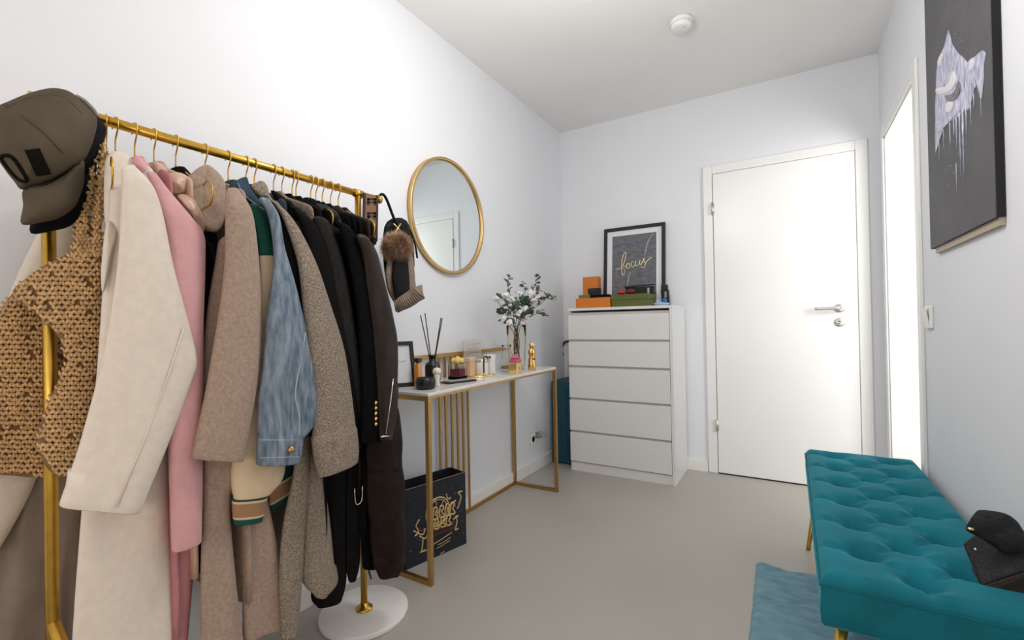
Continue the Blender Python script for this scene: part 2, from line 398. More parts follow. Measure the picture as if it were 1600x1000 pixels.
# side doorway lining
t = thing('trim_1', (W, (DY0+DY1)/2, 0), kind='structure')
e = 0.012
part('lining', join(box(W-0.001, W+WT+0.001, DY0, DY0+e, 0, DZ), box(W-0.001, W+WT+0.001, DY1-e, DY1, 0, DZ), box(W-0.001, W+WT+0.001, DY0, DY1, DZ-e, DZ)), M['door'], t, False)
for g in (box(W-0.012, W, DY0-0.058, DY0+0.004, 0, DZ+0.058), box(W-0.012, W, DY1-0.004, DY1+0.058, 0, DZ+0.058), box(W-0.012, W, DY0+0.004, DY1-0.004, DZ-0.004, DZ+0.058)):
    bevel(part('casing', g, M['door'], t, False), 0.004)
# far door
DL, DR, DT = 1.114, 1.880, 1.995
t = thing('door_1', ((DL+DR)/2, D, 0), kind='structure')
bevel(part('leaf', box(DL, DR, D-0.018, D-0.001, 0.008, DT), M['door'], t, False), 0.003)
h = thing('handle', (1.792, D-0.018, 1.079)); h.parent = t; h.location = Vector((1.792, D-0.018, 1.079))-t.location
part('rosette', lathe((1.792, D-0.018, 1.079), [(0.0, -0.009), (0.024, -0.009), (0.026, -0.006), (0.026, 0.0)], axis='y'), M['steel'], h)
part('lever', tube(crom([(1.792, D-0.024, 1.079), (1.792, D-0.058, 1.079), (1.780, D-0.068, 1.079), (1.74, D-0.068, 1.078), (1.668, D-0.068, 1.077)], 4), 0.0095, 12), M['steel'], h)
k = thing('keyhole', (0, 0, 0)); k.parent = t; k.location = Vector((1.790, D-0.018, 0.995))-t.location
part('rosette', lathe((1.790, D-0.018, 0.995), [(0.0, -0.008), (0.024, -0.008), (0.026, -0.005), (0.026, 0.0)], axis='y'), M['steel'], k)
part('cylinder', lathe((1.790, D-0.0265, 0.995), [(0.0, -0.003), (0.010, -0.003), (0.010, 0.0)], 16, axis='y'), M['silver'], k)
part('key_slot', box(1.788, 1.792, D-0.0305, D-0.029, 0.988, 1.002), M['matblack'], k, False)
for z in (1.765, 0.323):
    part('hinge', join(lathe((DL-0.004, D-0.026, z-0.04), [(0.0, 0), (0.006, 0), (0.006, 0.08), (0.0, 0.08)], 12), box(DL-0.004, DL+0.006, D-0.020, D-0.0185, z-0.035, z+0.035)), M['steel'], t)
t = thing('trim_2', ((DL+DR)/2, D, 0), kind='structure')
fo = 0.062
for g in (box(DL-fo, DL-0.003, D-0.014, D-0.001, 0, DT+fo), box(DR+0.003, DR+fo, D-0.014, D-0.001, 0, DT+fo), box(DL-0.003, DR+0.003, D-0.014, D-0.001, DT+0.003, DT+fo)):
    bevel(part('door_casing', g, M['door'], t, False), 0.004)
part('threshold_gap', box(DL, DR, D-0.017, D-0.002, 0.0, 0.0075), M['matblack'], t, False)

# smoke detector
t = thing('smoke_detector', (1.10, 2.43, H-0.045), 'round white smoke detector on the ceiling', 'smoke detector')
part('base', lathe((1.10, 2.43, H-0.022), [(0, 0.022), (0.056, 0.022), (0.057, 0.0), (0, 0.0)], 36), M['white'], t)
part('cover', lathe((1.10, 2.43, H-0.046), [(0, 0.0), (0.036, 0.0), (0.046, 0.004), (0.051, 0.012), (0.052, 0.022), (0, 0.022)], 36), M['white'], t)
part('sensor_hole', lathe((1.115, 2.412, H-0.0475), [(0, 0), (0.005, 0), (0.005, 0.002), (0, 0.002)], 12), M['groove'], t)
# switch
t = thing('light_switch', (W, 2.335, 0.965), 'white rocker light switch on the right wall', 'light switch')
bevel(part('plate', box(W-0.012, W, 2.290, 2.375, 0.975, 1.060), M['white'], t, False), 0.004)
bevel(part('rocker', obox((W-0.0135, 2.300, 0.985), (0.003, 0, 0), (0, 0.065, 0), (-0.008, 0, 0.064)), M['white'], t, False), 0.002)
# socket + plug
t = thing('wall_socket', (0, 2.80, 0.19), 'white wall socket under the marble table with a plug in it', 'socket')
bevel(part('plate', box(0, 0.012, 2.755, 2.835, 0.185, 0.265), M['white'], t, False), 0.004)
part('socket_well', lathe((0.0125, 2.785, 0.225), [(0, 0.0), (0.019, 0.0), (0.021, 0.002), (0.021, 0.0), (0, 0)], 20, axis='x'), M['groove'], t)
t = thing('power_plug', (0.012, 2.83, 0.21), 'grey power plug sticking out of the wall socket', 'plug')
part('plug_body', lathe((0.012, 2.835, 0.240), [(0, 0.0), (0.019, 0.0), (0.019, 0.02), (0.013, 0.035), (0.006, 0.05), (0, 0.05)], 16, axis='x'), M['plug'], t)
part('cable', tube(crom([(0.058, 2.835, 0.240), (0.075, 2.85, 0.236), (0.06, 2.88, 0.24), (0.035, 2.86, 0.262), (0.02, 2.80, 0.268)], 5), 0.003, 6), M['plug'], t)

# ------------------------------------------------------------------ mirror
t = thing('round_mirror', (0, 1.905, 1.29), 'round wall mirror with a thin brass rim', 'mirror')
MC, MR = (0.0, 1.908, 1.592), 0.297
part('rim', lathe(MC, [(MR-0.010, 0.004), (MR-0.010, 0.024), (MR-0.007, 0.027), (MR+0.003, 0.027), (MR+0.006, 0.024), (MR+0.006, 0.001)], 72, axis='x'), M['mframe'], t)
part('glass', lathe(MC, [(0.0, 0.014), (MR-0.0105, 0.014), (MR-0.0105, 0.006), (0, 0.006)], 72, axis='x'), M['mirror'], t, smooth=False)

# ------------------------------------------------------------------ dresser
X0, X1, YF, Y1, DH = 0.218, 0.918, 2.942, 3.33, 1.12
t = thing('chest_of_drawers', ((X0+X1)/2, (YF+Y1)/2, 0), 'white chest with five plain handleless drawers', 'chest of drawers')
th = 0.018
for g in (box(X0, X0+th, YF+0.016, Y1, 0, DH-th), box(X1-th, X1, YF, Y1, 0, DH-th)):
    bevel(part('side_panel', g, M['dresser'], t, False), 0.0015)
bevel(part('top_panel', box(X0, X1, YF-0.002, Y1, DH-th, DH), M['dresser'], t, False), 0.0015)
part('back_panel', box(X0+th, X1-th, Y1-0.006, Y1, 0.02, DH-th), M['dresser'], t, False)
bevel(part('plinth', box(X0+0.001, X1-th-0.001, YF+0.008, YF+0.022, 0, 0.062), M['dresser'], t, False), 0.001)
zz = [0.068, 0.281, 0.505, 0.727, 0.905, 1.086]
for i in range(5):
    a, b = zz[i], zz[i+1]-0.016
    d = thing('drawer', (0, 0, 0)); d.parent = t; d.location = Vector(((X0+X1)/2, YF, a))-t.location
    bevel(part('drawer_front', box(X0+0.002, X1-th-0.002, YF-0.004, YF+0.012, a, b), M['dresser'], d, False), 0.002)
    part('finger_groove', box(X0+0.004, X1-th-0.004, YF+0.010, YF+0.016, b-0.004, b+0.018), M['groove'], d, False)

# ------------------------------------------------------------------ console table
TX, TY0, TY1, TZ = 0.322, 1.371, 2.528, 0.755
t = thing('console_table', (TX/2, (TY0+TY1)/2, 0), 'narrow console table with white marble top and slim gold frame', 'table')
bevel(part('table_top', box(0.028, TX, TY0, TY1, TZ-0.014, TZ), M['marble'], t, False), 0.003)
s = 0.018; zt = TZ-0.014-s/2
f0, f1 = TY0+s/2, TY1-s/2; xa, xb = 0.018, TX-s/2-0.001
for (x, y) in ((xb, f0), (xb, f1)): part('leg', bar((x, y, 0), (x, y, TZ-0.014), s), M['tgold'], t, False)
for (x, y) in ((xa, f0), (xa, f1)): part('leg', bar((x, y, 0), (x, y, 0.87 if y == f0 else TZ-0.014), s), M['tgold'], t, False)
for y in (f0, f1):
    part('foot_rail', bar((xa+s/2, y, s/2), (xb-s/2, y, s/2), s), M['tgold'], t, False)
    part('end_rail', bar((xa+s/2, y, zt), (xb-s/2, y, zt), s), M['tgold'], t, False)
part('front_rail', bar((xb, f0+s/2, zt+0.004), (xb, f1-s/2, zt+0.004), s*0.55), M['tgold'], t, False)
part('back_floor_rail', bar((xa, f0+s/2, s/2), (xa, f1-s/2, s/2), s), M['tgold'], t, False)
part('back_top_rail', bar((xa, f0+s/2, 0.868), (xa, 2.43, 0.868), s), M['tgold'], t, False)
rod = box(-0.005, 0.005, -0.005, 0.005, s, 0.860)
rme = mesh_of('back_rod', rod[0], rod[1], M['tgold'], False)
for y in (1.798, 1.844, 1.893, 1.941, 1.988, 2.035):
    o = bpy.data.objects.new('back_rod', rme); COL.objects.link(o); o.parent = t; o.location = Vector((xa, y, 0))-t.location

# ------------------------------------------------------------------ clothes rack
RX, RZ = 0.223, 1.498
t = thing('clothes_rack', (RX, 0.75, 0), 'brushed gold clothes rail standing on round marble bases', 'clothes rack')
part('rail', tube([(RX, 0.305, RZ), (RX, 1.225, RZ)], 0.0115, 20), M['gold'], t)
for y in (0.322, 1.127):
    p = part('post', tube([(RX, y, 0.02), (RX, y, RZ+0.002)], 0.0115, 20), M['gold'], t)
    part('flange', lathe((RX, y, 0.019), [(0, 0.0), (0.029, 0.0), (0.029, 0.005), (0.018, 0.009), (0.013, 0.022), (0, 0.022)], 24), M['gold'], p)
    part('base_disc', lathe((RX, y, 0.0), [(0, 0), (0.150, 0.0), (0.152, 0.003), (0.152, 0.016), (0.148, 0.019), (0, 0.019)], 56), M['basemarble'], t)
    part('joint_collar', lathe((RX, y, RZ), [(0, -0.017), (0.0145, -0.017), (0.0145, 0.017), (0, 0.017)], 20, axis='y'), M['gold'], t)
part('brace', tube([(RX, 0.322, 0.425), (RX+0.05, 0.345, 0.30), (RX+0.10, 0.36, 0.14)], 0.0115, 16), M['gold'], t)
for y in (0.300, 1.225): part('end_cap', lathe((RX, y, RZ), [(0, -0.006), (0.015, -0.006), (0.015, 0.006), (0, 0.006)], 20, axis='y'), M['gold'], t)

# hangers -----------------------------------------------------------
hw = 0.175
def hanger_meshes():
    pts = [(0, 0, -0.070)]
    right = [(0.03, 0, -0.078), (0.10, 0, -0.122), (0.128, 0, -0.142), (0.137, 0, -0.143), (0.145, 0, -0.138), (0.158, 0, -0.136), (0.174, 0, -0.147), (0.180, 0, -0.166), (0.173, 0, -0.186), (0.155, 0, -0.194), (0.08, 0, -0.194)]
    loop = [(0, 0, -0.068)]+right+[(-x, y, z) for x, y, z in reversed(right)]
    g1 = tube(crom(loop, 4, True), 0.0019, 6, True)
    hk = [(0, 0, -0.068), (0, 0, -0.040), (0.006, 0, -0.027), (0.0135, 0, -0.012)]
    for a in range(0, 181, 30): hk.append((0.0140*math.cos(math.radians(a)), 0, 0.0140*math.sin(math.radians(a))))
    hk.append((-0.0138, 0, -0.010))
    g2 = tube(crom(hk, 3), 0.0018, 6)
    return mesh_of('hanger_frame', *g1, M['gold']), mesh_of('hook', *g2, M['gold'])
HF, HK = hanger_meshes()
def hanger(u, desc, tw=0.0, sc=1.0):
    y = at(u, 187+(u-165)*0.284, 0, RX)[1]
    o = thing('clothes_hanger', (RX, y, RZ-0.0), desc, 'hanger', 'gold wire hangers on the rail')
    o.rotation_euler.z = tw; o.scale.x = sc
    for n, me in (('hanger_frame', HF), ('hook', HK)):
        c = bpy.data.objects.new(n, me); COL.objects.link(c); c.parent = o
    return y

# ------------------------------------------------------------------ garments
def garment(name, y, label, cat='coat'):
    return thing(name, (RX, y, 0.6), label, cat, 'clothes hanging on the gold rail')

y = hanger(166, 'empty gold wire hanger in front of the cream coat, nearest the caps', -0.27, 1.22)
# cream coat
y = hanger(180, 'gold wire hanger holding the long cream coat', 0.05)
g = garment('long_coat', y, 'long cream wool coat hanging first on the rail')
CREAM = [(190, 266, 212, 262), (190, 290, 241, 294), (187, 350, 258, 342), (180, 420, 274, 420), (166, 515, 301, 517), (157, 560, 311, 564), (148, 598, 304, 592), (120, 698, 267, 686), (92, 787, 221, 798)]
sl = part('sleeve', loft_px(CREAM, 0.455, 0.030, wr=0.009, wf=7, sd=1, e=0.6), M['cream'], g)
part('sleeve_seam', tube([at(u, v, 0, 0.455+o) for u, v, o in ((287, 512, 0.024), (262, 590, 0.028), (225, 690, 0.030), (182, 793, 0.030))], 0.0016, 5), M['cream'], sl)
part('coat_body', loft_px([(172, 300, 232, 300), (165, 400, 262, 400), (150, 600, 272, 600), (128, 790, 261, 790), (112, 1010, 276, 1010), (108, 1120, 284, 1120)], 0.375, 0.030, wr=0.012, sd=2, wf=9, zs=0.12), M['cream'], g)
part('coat_back', body_geo(y, 0.34, 0.185, 0.012, 1.0, sd=2), M['cream'], g)
part('far_sleeve', loft_px([(95, 300, 130, 300), (20, 450, 110, 450), (-20, 600, 90, 600), (-50, 740, 58, 745), (-85, 860, -2, 858)], 0.10, 0.035, wr=0.005, sd=3), M['cream'], g)
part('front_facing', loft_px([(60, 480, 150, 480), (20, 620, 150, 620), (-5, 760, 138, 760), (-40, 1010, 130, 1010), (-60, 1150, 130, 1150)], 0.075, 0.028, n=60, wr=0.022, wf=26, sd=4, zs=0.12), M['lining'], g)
pl = Pillow([(163, 262), (172, 240), (190, 237), (205, 248), (222, 253), (215, 262), (200, 268), (193, 290), (187, 340), (172, 362), (163, 340)], 0.362, 0.020, tb=0.01, sub=4)
part('collar', pl.geo(), M['cream'], g)
pl = Pillow([(166, 350), (178, 352), (184, 365), (176, 400), (168, 440), (160, 458), (158, 420)], 0.40, 0.012, sub=4)
part('belt_end', pl.geo(), M['cream'], g)
# pink coat
y = hanger(210, 'gold wire hanger holding the pink coat')
g = garment('long_coat', y, 'pink wool coat hanging between the cream coat and the glossy nude puffer')
part('sleeve', loft_px([(228, 272, 246, 274), (240, 300, 268, 304), (250, 340, 300, 342), (258, 372, 319, 368), (262, 420, 321, 410), (262, 520, 319, 520), (262, 680, 318, 680), (268, 856, 315, 842)], 0.43, 0.035, wr=0.004, sd=5), M['pink'], g)
part('coat_body', loft_px([(262, 420, 308, 420), (268, 700, 306, 700), (270, 860, 304, 860), (268, 1010, 293, 1010), (268, 1100, 293, 1100)], 0.37, 0.03, wr=0.004, sd=6), M['pinkshade'], g)
part('coat_back', body_geo(y, 0.36, 0.185, 0.010, 1.0, sd=6), M['pinkshade'], g)
pl = Pillow([(206, 250), (214, 243), (228, 252), (238, 266), (250, 285), (240, 292), (226, 275), (214, 262)], 0.37, 0.02, tb=0.01, sub=4)
part('collar', pl.geo(), M['pink'], g)
# nude puffer
y = hanger(240, 'gold wire hanger holding the glossy nude puffer jacket')
g = garment('puffer_jacket', y, 'glossy nude puffer jacket with a gathered hood beside the pink coat', 'jacket')
for k, (ol, xx, tt) in enumerate((([(237, 256), (246, 253), (258, 262), (266, 278), (256, 286), (244, 276)], 0.345, 0.02), ([(254, 280), (264, 272), (280, 270), (294, 277), (297, 290), (290, 303), (274, 306), (262, 298)], 0.375, 0.028), ([(276, 306), (290, 304), (304, 312), (314, 330), (320, 350), (318, 364), (308, 356), (298, 338), (286, 322)], 0.395, 0.022), ([(266, 300), (280, 305), (296, 325), (306, 345), (296, 344), (280, 326)], 0.372, 0.016))):
    part('hood_roll', Pillow(ol, xx, tt, tb=0.015, sub=5).geo(lump=0.006, lf=60), M['nude'], g)
part('jacket_body', body_geo(y, 0.47, 0.183, 0.012, 1.0, sd=8, wr=0.01), M['nude'], g)
part('hem_strip', loft_px([(288, 700, 305, 700), (293, 850, 306, 850), (286, 962, 294, 958)], 0.31, 0.01, wr=0.002), M['nude'], g)
# black top between
y = hanger(274, 'gold wire hanger with its curled end showing in front of the big taupe collar', -0.06, 1.12)
g = garment('knit_top', y, 'black top squeezed between the pink coat and the taupe coat', 'top')
part('top_body', body_geo(y, 0.45, 0.14, 0.012, 1.0, sd=9), M['bwool'], g)
part('sleeve', loft_px([(320, 366, 338, 366), (318, 420, 346, 420), (318, 520, 340, 520), (317, 700, 330, 700), (312, 900, 320, 900)], 0.352, 0.018, wr=0.003, sd=9), M['bwool'], g)
part('strap', tube(crom([at(u, v, 0, 0.41) for u, v in ((322, 377), (328, 384), (333, 397), (335, 412))], 4), 0.002, 6), M['char'], g)
# taupe coat
y = hanger(320, 'gold wire hanger holding the taupe wool coat with the big collar')
g = garment('long_coat', y, 'taupe wool coat with a wide collar, sleeve in front of the denim jacket')
part('sleeve', loft_px([(353, 300, 374, 300), (352, 330, 393, 328), (352, 370, 401, 366), (349, 430, 406, 425), (339, 510, 409, 510), (324, 600, 402, 595), (312, 655, 392, 656), (299, 712, 381, 717)], 0.462, 0.036, wr=0.006, sd=10), M['taupe'], g)
part('coat_front', loft_px([(338, 380, 392, 380), (320, 520, 396, 520), (318, 720, 384, 720), (316, 780, 362, 780), (312, 900, 370, 900), (310, 1010, 382, 1010), (308, 1100, 388, 1100)], 0.405, 0.028, wr=0.014, wf=16, zs=0.12, sd=11), M['taupe'], g)
part('coat_back', body_geo(y, 0.36, 0.188, 0.012, 1.0, sd=11), M['taupe'], g)
part('back_flap', loft_px([(372, 720, 402, 720), (378, 818, 424, 812), (379, 900, 441, 900), (381, 998, 450, 972)], 0.385, 0.026, wr=0.010, wf=18, zs=0.12, sd=12), M['taupe'], g)
part('collar', Pillow([(322, 258), (336, 265), (350, 282), (353, 300), (352, 330), (348, 352), (338, 363), (324, 361), (314, 352), (309, 320), (307, 290), (312, 268)], 0.372, 0.010, tb=0.010, sub=5, pw=9, slope=(0.0003, 0.0002)).geo(lump=0.006, lf=22), M['taupe'], g)
part('collar', Pillow([(292, 284), (303, 268), (320, 258), (324, 268), (318, 300), (316, 340), (306, 340), (299, 312)], 0.372, 0.010, tb=0.010, sub=4, pw=6).geo(), M['taupe'], g)
# varsity jacket
y = hanger(356, 'gold wire hanger holding the green and cream varsity jacket')
g = garment('varsity_jacket', y, 'varsity jacket with green shoulder, cream sleeves and striped cuffs', 'jacket')
part('shoulder', loft_px([(390, 322, 408, 326), (394, 345, 420, 350), (400, 375, 428, 378), (402, 398, 434, 400)], 0.425, 0.03, wr=0.002, hollow=False), M['green'], g)
part('sleeve', loft_px([(402, 396, 435, 400), (404, 470, 444, 470), (396, 560, 448, 560), (376, 650, 448, 650), (362, 723, 446, 723), (361, 755, 440, 750), (364, 776, 424, 769)], 0.422, 0.030, wr=0.004, sd=13), M['vcream'], g)
def cuff(levels, x, a, parent):
    c = part('cuff', loft_px(list(levels), x, a, sub=2, wr=0, hollow=True), M['green'], parent)
    for f0_, f1_, m_, gr in ((0.26, 0.82, 'vcream', 1.02), (0.33, 0.74, 'vtan', 1.035)):
        part('stripe', strip_band(levels, x, a, f0_, f1_, gr), M[m_], c)
cuff(((362, 770, 420, 765), (364, 816, 411, 811)), 0.422, 0.026, g)
part('far_sleeve', loft_px([(420, 600, 455, 600), (420, 700, 460, 690), (418, 750, 460, 726)], 0.36, 0.02, wr=0.002), M['green'], g)
cuff(((416, 752, 460, 728), (422, 796, 458, 773)), 0.36, 0.02, g)
part('jacket_body', body_geo(y, 0.72, 0.188, 0.012, 1.0, sd=14), M['green'], g)
# denim jacket
y = hanger(384, 'gold wire hanger holding the blue denim jacket')
g = garment('denim_jacket', y, 'washed blue denim jacket with a copper cuff button', 'jacket')
sl = part('sleeve', loft_px([(404, 312, 422, 316), (418, 335, 437, 341), (426, 390, 447, 392), (425, 440, 462, 445), (417, 500, 476, 500), (410, 560, 487, 560), (404, 630, 497, 634), (403, 662, 491, 664), (404, 684, 474, 685)], 0.462, 0.040, wr=0.008, wf=14, sd=15, zs=0.5), M['denim'], g)
part('seam', tube(crom([at(u, v, 0, 0.462+o) for u, v, o in ((477, 520, 0.030), (470, 565, 0.034), (463, 600, 0.037), (462, 625, 0.038), (468, 650, 0.036), (467, 682, 0.030))], 5), 0.0016, 5), M['stitch'], sl)
cf = part('cuff', loft_px([(402, 682, 475, 684), (401, 703, 473, 703), (400, 722, 470, 720)], 0.462, 0.040, sub=3, wr=0.003), M['denim'], g)
for v0, v1 in ((688, 688), (716, 714)):
    part('stitch_line', tube(crom([at(u, v0+(v1-v0)*(u-403)/68, 0, 0.462+o) for u, o in ((405, 0.028), (420, 0.040), (438, 0.043), (455, 0.040), (468, 0.028))], 3), 0.0008, 4), M['stitch'], cf)
part('button', lathe(at(455, 703, 0, 0.500), [(0, 0.006), (0.004, 0.006), (0.0065, 0.004), (0.0085, 0.002), (0.0085, -0.002), (0, -0.002)], 18, axis='x'), M['tgold'], cf)
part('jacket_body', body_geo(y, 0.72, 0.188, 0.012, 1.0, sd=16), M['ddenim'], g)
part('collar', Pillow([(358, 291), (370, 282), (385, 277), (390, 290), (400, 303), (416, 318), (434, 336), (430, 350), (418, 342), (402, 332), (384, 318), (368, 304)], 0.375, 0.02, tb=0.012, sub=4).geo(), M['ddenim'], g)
part('collar_stitch', tube(crom([at(u, v, 0, 0.40) for u, v in ((372, 286), (378, 300), (392, 314), (410, 326), (426, 340))], 4), 0.0008, 4), M['stitch'], g)
# dark grey garment
y = hanger(397, 'gold wire hanger holding the dark grey garment')
g = garment('dark_garment', y, 'dark grey garment half hidden between denim and teddy coat', 'jacket')
part('sleeve', loft_px([(428, 322, 446, 326), (436, 350, 458, 350), (442, 400, 468, 400), (456, 470, 476, 470), (466, 540, 490, 540), (480, 680, 500, 680)], 0.425, 0.024, wr=0.002, sd=17), M['char'], g)
part('jacket_body', body_geo(y, 0.70, 0.188, 0.010, 1.0, sd=17), M['char'], g)
# teddy coat
y = hanger(427, 'gold wire hanger holding the taupe teddy fleece coat')
g = garment('teddy_coat', y, 'long grey taupe teddy fleece coat with turned-up cuffs')
part('sleeve', loft_px([(424, 316, 438, 322), (440, 338, 458, 344), (456, 380, 480, 381), (466, 420, 498, 420), (472, 480, 518, 480), (479, 540, 536, 540), (487, 600, 547, 600), (488, 660, 555, 660), (488, 690, 556, 684)], 0.455, 0.040, wr=0.004, sd=18), M['teddy'], g)
part('cuff', loft_px([(486, 684, 558, 670), (490, 715, 561, 700), (497, 742, 560, 719)], 0.455, 0.047, sub=4, wr=0.003, sd=19), M['teddy'], g)
part('coat_front', loft_px([(468, 640, 488, 640), (458, 740, 484, 740), (443, 818, 477, 818), (436, 900, 472, 900), (438, 994, 466, 988)], 0.405, 0.024, wr=0.004, sd=20), M['teddy'], g)
part('back_flap', loft_px([(480, 660, 500, 660), (478, 740, 505, 740), (475, 800, 514, 800), (472, 860, 522, 860), (471, 905, 529, 905), (490, 925, 512, 927)], 0.39, 0.028, wr=0.003, sd=21, hollow=False), M['teddy'], g)
part('coat_back', body_geo(y, 0.36, 0.188, 0.010, 1.0, sd=21), M['teddy'], g)
part('collar', Pillow([(391, 293), (400, 286), (410, 283), (418, 292), (422, 306), (432, 318), (446, 330), (440, 336), (424, 326), (408, 312)], 0.375, 0.022, tb=0.012, sub=4).geo(), M['teddy'], g)
# black coats
y = hanger(440, 'gold wire hanger holding the long black wool coat')
g = garment('long_coat', y, 'long black wool coat, hem hanging lowest over the marble base')
part('sleeve', loft_px([(455, 326, 474, 334), (470, 356, 500, 362), (486, 420, 518, 420), (502, 480, 530, 480), (524, 560, 547, 560), (540, 640, 560, 640), (548, 700, 566, 698)], 0.43, 0.028, wr=0.003, sd=22), M['bwool'], g)
part('coat_front', loft_px([(500, 700, 546, 700), (506, 740, 543, 740), (502, 850, 541, 850), (486, 925, 541, 905), (494, 943, 534, 934)], 0.375, 0.03, wr=0.003, sd=23, hollow=False), M['bwool'], g)
part('coat_back', body_geo(y, 0.30, 0.188, 0.010, 1.0, sd=23), M['bwool'], g)
part('collar', Pillow([(423, 300), (432, 300), (448, 312), (466, 326), (490, 340), (500, 350), (486, 356), (462, 345), (440, 325)], 0.375, 0.018, tb=0.012, sub=4).geo(), M['bwool'], g)
y = hanger(456, 'gold wire hanger, left one of a close pair, holding the second black coat')
g = garment('long_coat', y, 'plain black coat with a narrow sleeve between the wool coat and the fleece cardigan')
part('sleeve', loft_px([(488, 344, 516, 352), (508, 390, 532, 395), (518, 440, 543, 440), (530, 500, 553, 500), (546, 574, 564, 574), (560, 655, 575, 656)], 0.43, 0.026, wr=0.003, sd=24), M['char'], g)
part('coat_front', loft_px([(545, 690, 560, 690), (541, 760, 560, 760), (540, 850, 563, 850), (541, 890, 562, 882), (544, 905, 557, 903)], 0.385, 0.016, wr=0.002, sd=25, hollow=False), M['bwool'], g)
part('coat_back', body_geo(y, 0.34, 0.188, 0.008, 1.0, sd=25), M['bwool'], g)
hanger(462, 'gold wire hanger lying bare over the black coat, curled end showing', -0.10, 1.12)
y = hanger(485, 'gold wire hanger holding the black fleece cardigan')
g = garment('cardigan', y, 'black fleece cardigan with a row of gold cuff buttons', 'cardigan')
part('sleeve', loft_px([(528, 352, 554, 368), (540, 395, 566, 400), (550, 440, 576, 445), (558, 500, 584, 500), (562, 560, 590, 560), (564, 630, 593, 630), (562, 690, 596, 688)], 0.445, 0.030, wr=0.003, sd=26), M['bfuzz'], g)
part('cardigan_body', body_geo(y, 0.62, 0.188, 0.010, 1.0, sd=26), M['bfuzz'], g)
part('collar', Pillow([(467, 318), (476, 309), (492, 312), (500, 322), (498, 336), (484, 336)], 0.34, 0.022, tb=0.012, sub=4).geo(), M['bfuzz'], g)
bt = ellipsoid((0, 0, 0), 0.004, 0.0062, 0.0062, 12, 6); bme = mesh_of('button', *bt, M['bottlegold'])
for k in range(5):
    p = at(587.5, 630+k*8.3, 0, 0.470); o = bpy.data.objects.new('button', bme); COL.objects.link(o); o.parent = g; o.location = p-g.location
y = hanger(493, 'gold wire hanger holding the hooded black jacket')
g = garment('hooded_jacket', y, 'black hooded jacket whose bunched hood shows under the rail', 'jacket')
part('hood', Pillow([(492, 322), (505, 320), (524, 330), (544, 345), (560, 362), (552, 372), (530, 360), (508, 344)], 0.36, 0.026, tb=0.015, sub=4).geo(lump=0.008, lf=50), M['bleather'], g)
part('jacket_body', body_geo(y, 0.5, 0.188, 0.008, 1.0, sd=27), M['bwool'], g)
part('shoulder', Pillow([(500, 342), (520, 352), (545, 372), (556, 395), (545, 400), (528, 384), (508, 362)], 0.40, 0.016, tb=0.012, sub=4).geo(), M['bwool'], g)
y = hanger(503, 'gold wire hanger holding the strapped black jacket')
g = garment('parka', y, 'black parka with a silver buckle strap beside the brown puffer', 'jacket')
part('parka_body', body_geo(y, 0.40, 0.188, 0.010, 1.0, sd=28), M['bwool'], g)
part('front', loft_px([(556, 690, 592, 690), (556, 760, 590, 760), (562, 830, 590, 830), (566, 884, 592, 884)], 0.385, 0.024, wr=0.002, sd=28, hollow=False), M['bfuzz'], g)
part('buckle', tube(crom([at(u, v, 0, 0.425) for u, v in ((554, 764), (556, 788), (565, 783), (566, 760))], 3), 0.0016, 6), M['silver'], g)
part('strap', tube([at(560, 700, 0, 0.415), at(562, 740, 0, 0.415), at(560, 776, 0, 0.418)], 0.004, 6, flat=0.4), M['bleather'], g)
y = hanger(516, 'gold wire hanger holding the leather biker jacket')
g = garment('leather_jacket', y, 'brownish black leather jacket with a silver cuff zip', 'jacket')
part('sleeve', loft_px([(556, 372, 578, 378), (566, 400, 590, 398), (572, 448, 603, 448), (579, 500, 615, 496), (583, 540, 622, 535), (587, 590, 622, 590), (590, 648, 620, 648), (592, 684, 613, 685)], 0.455, 0.032, wr=0.006, wf=16, sd=29), M['leather'], g)
part('zip', tube([at(614.5, 592, 0, 0.484), at(610, 630, 0, 0.487), at(603, 678, 0, 0.487)], 0.0016, 6), M['silver'], g)
part('zip_pull', join(tube([at(595, 683, 0, 0.486), at(604, 682, 0, 0.489), at(610, 682, 0, 0.486)], 0.0024, 6)), M['silver'], g)
part('jacket_body', body_geo(y, 0.62, 0.188, 0.010, 1.0, sd=29), M['leather'], g)
y = hanger(528, 'gold wire hanger nearest the right post, holding the brown puffer', -0.10, 1.10)
g = garment('long_puffer_coat', y, 'long dark brown quilted puffer coat at the end of the rail')
part('upper_body', body_geo(y, 0.62, 0.17, 0.012, 1.0, sd=30), M['puffer'], g)
for (l0, l1) in (((574, 560, 616, 560), (572, 645, 622, 645)), ((572, 640, 623, 640), (572, 730, 628, 730)), ((573, 726, 628, 726), (576, 806, 632, 806)), ((577, 802, 632, 802), (582, 872, 632, 878)), ((582, 868, 632, 872), (590, 896, 626, 892))):
    mid = tuple((a+b)/2+(d) for a, b, d in zip(l0, l1, (-3, 0, 3, 0)))
    part('quilted_panel', loft_px([l0, mid, l1], 0.405, 0.045, sub=6, wr=0.008, wf=22, sd=31+l0[1], zs=0.8, hollow=False), M['puffer'], g)
part('drawcord_end', tube([at(576, 892, 0, 0.405), at(580, 905, 0, 0.405)], 0.003, 6), M['black'], g)

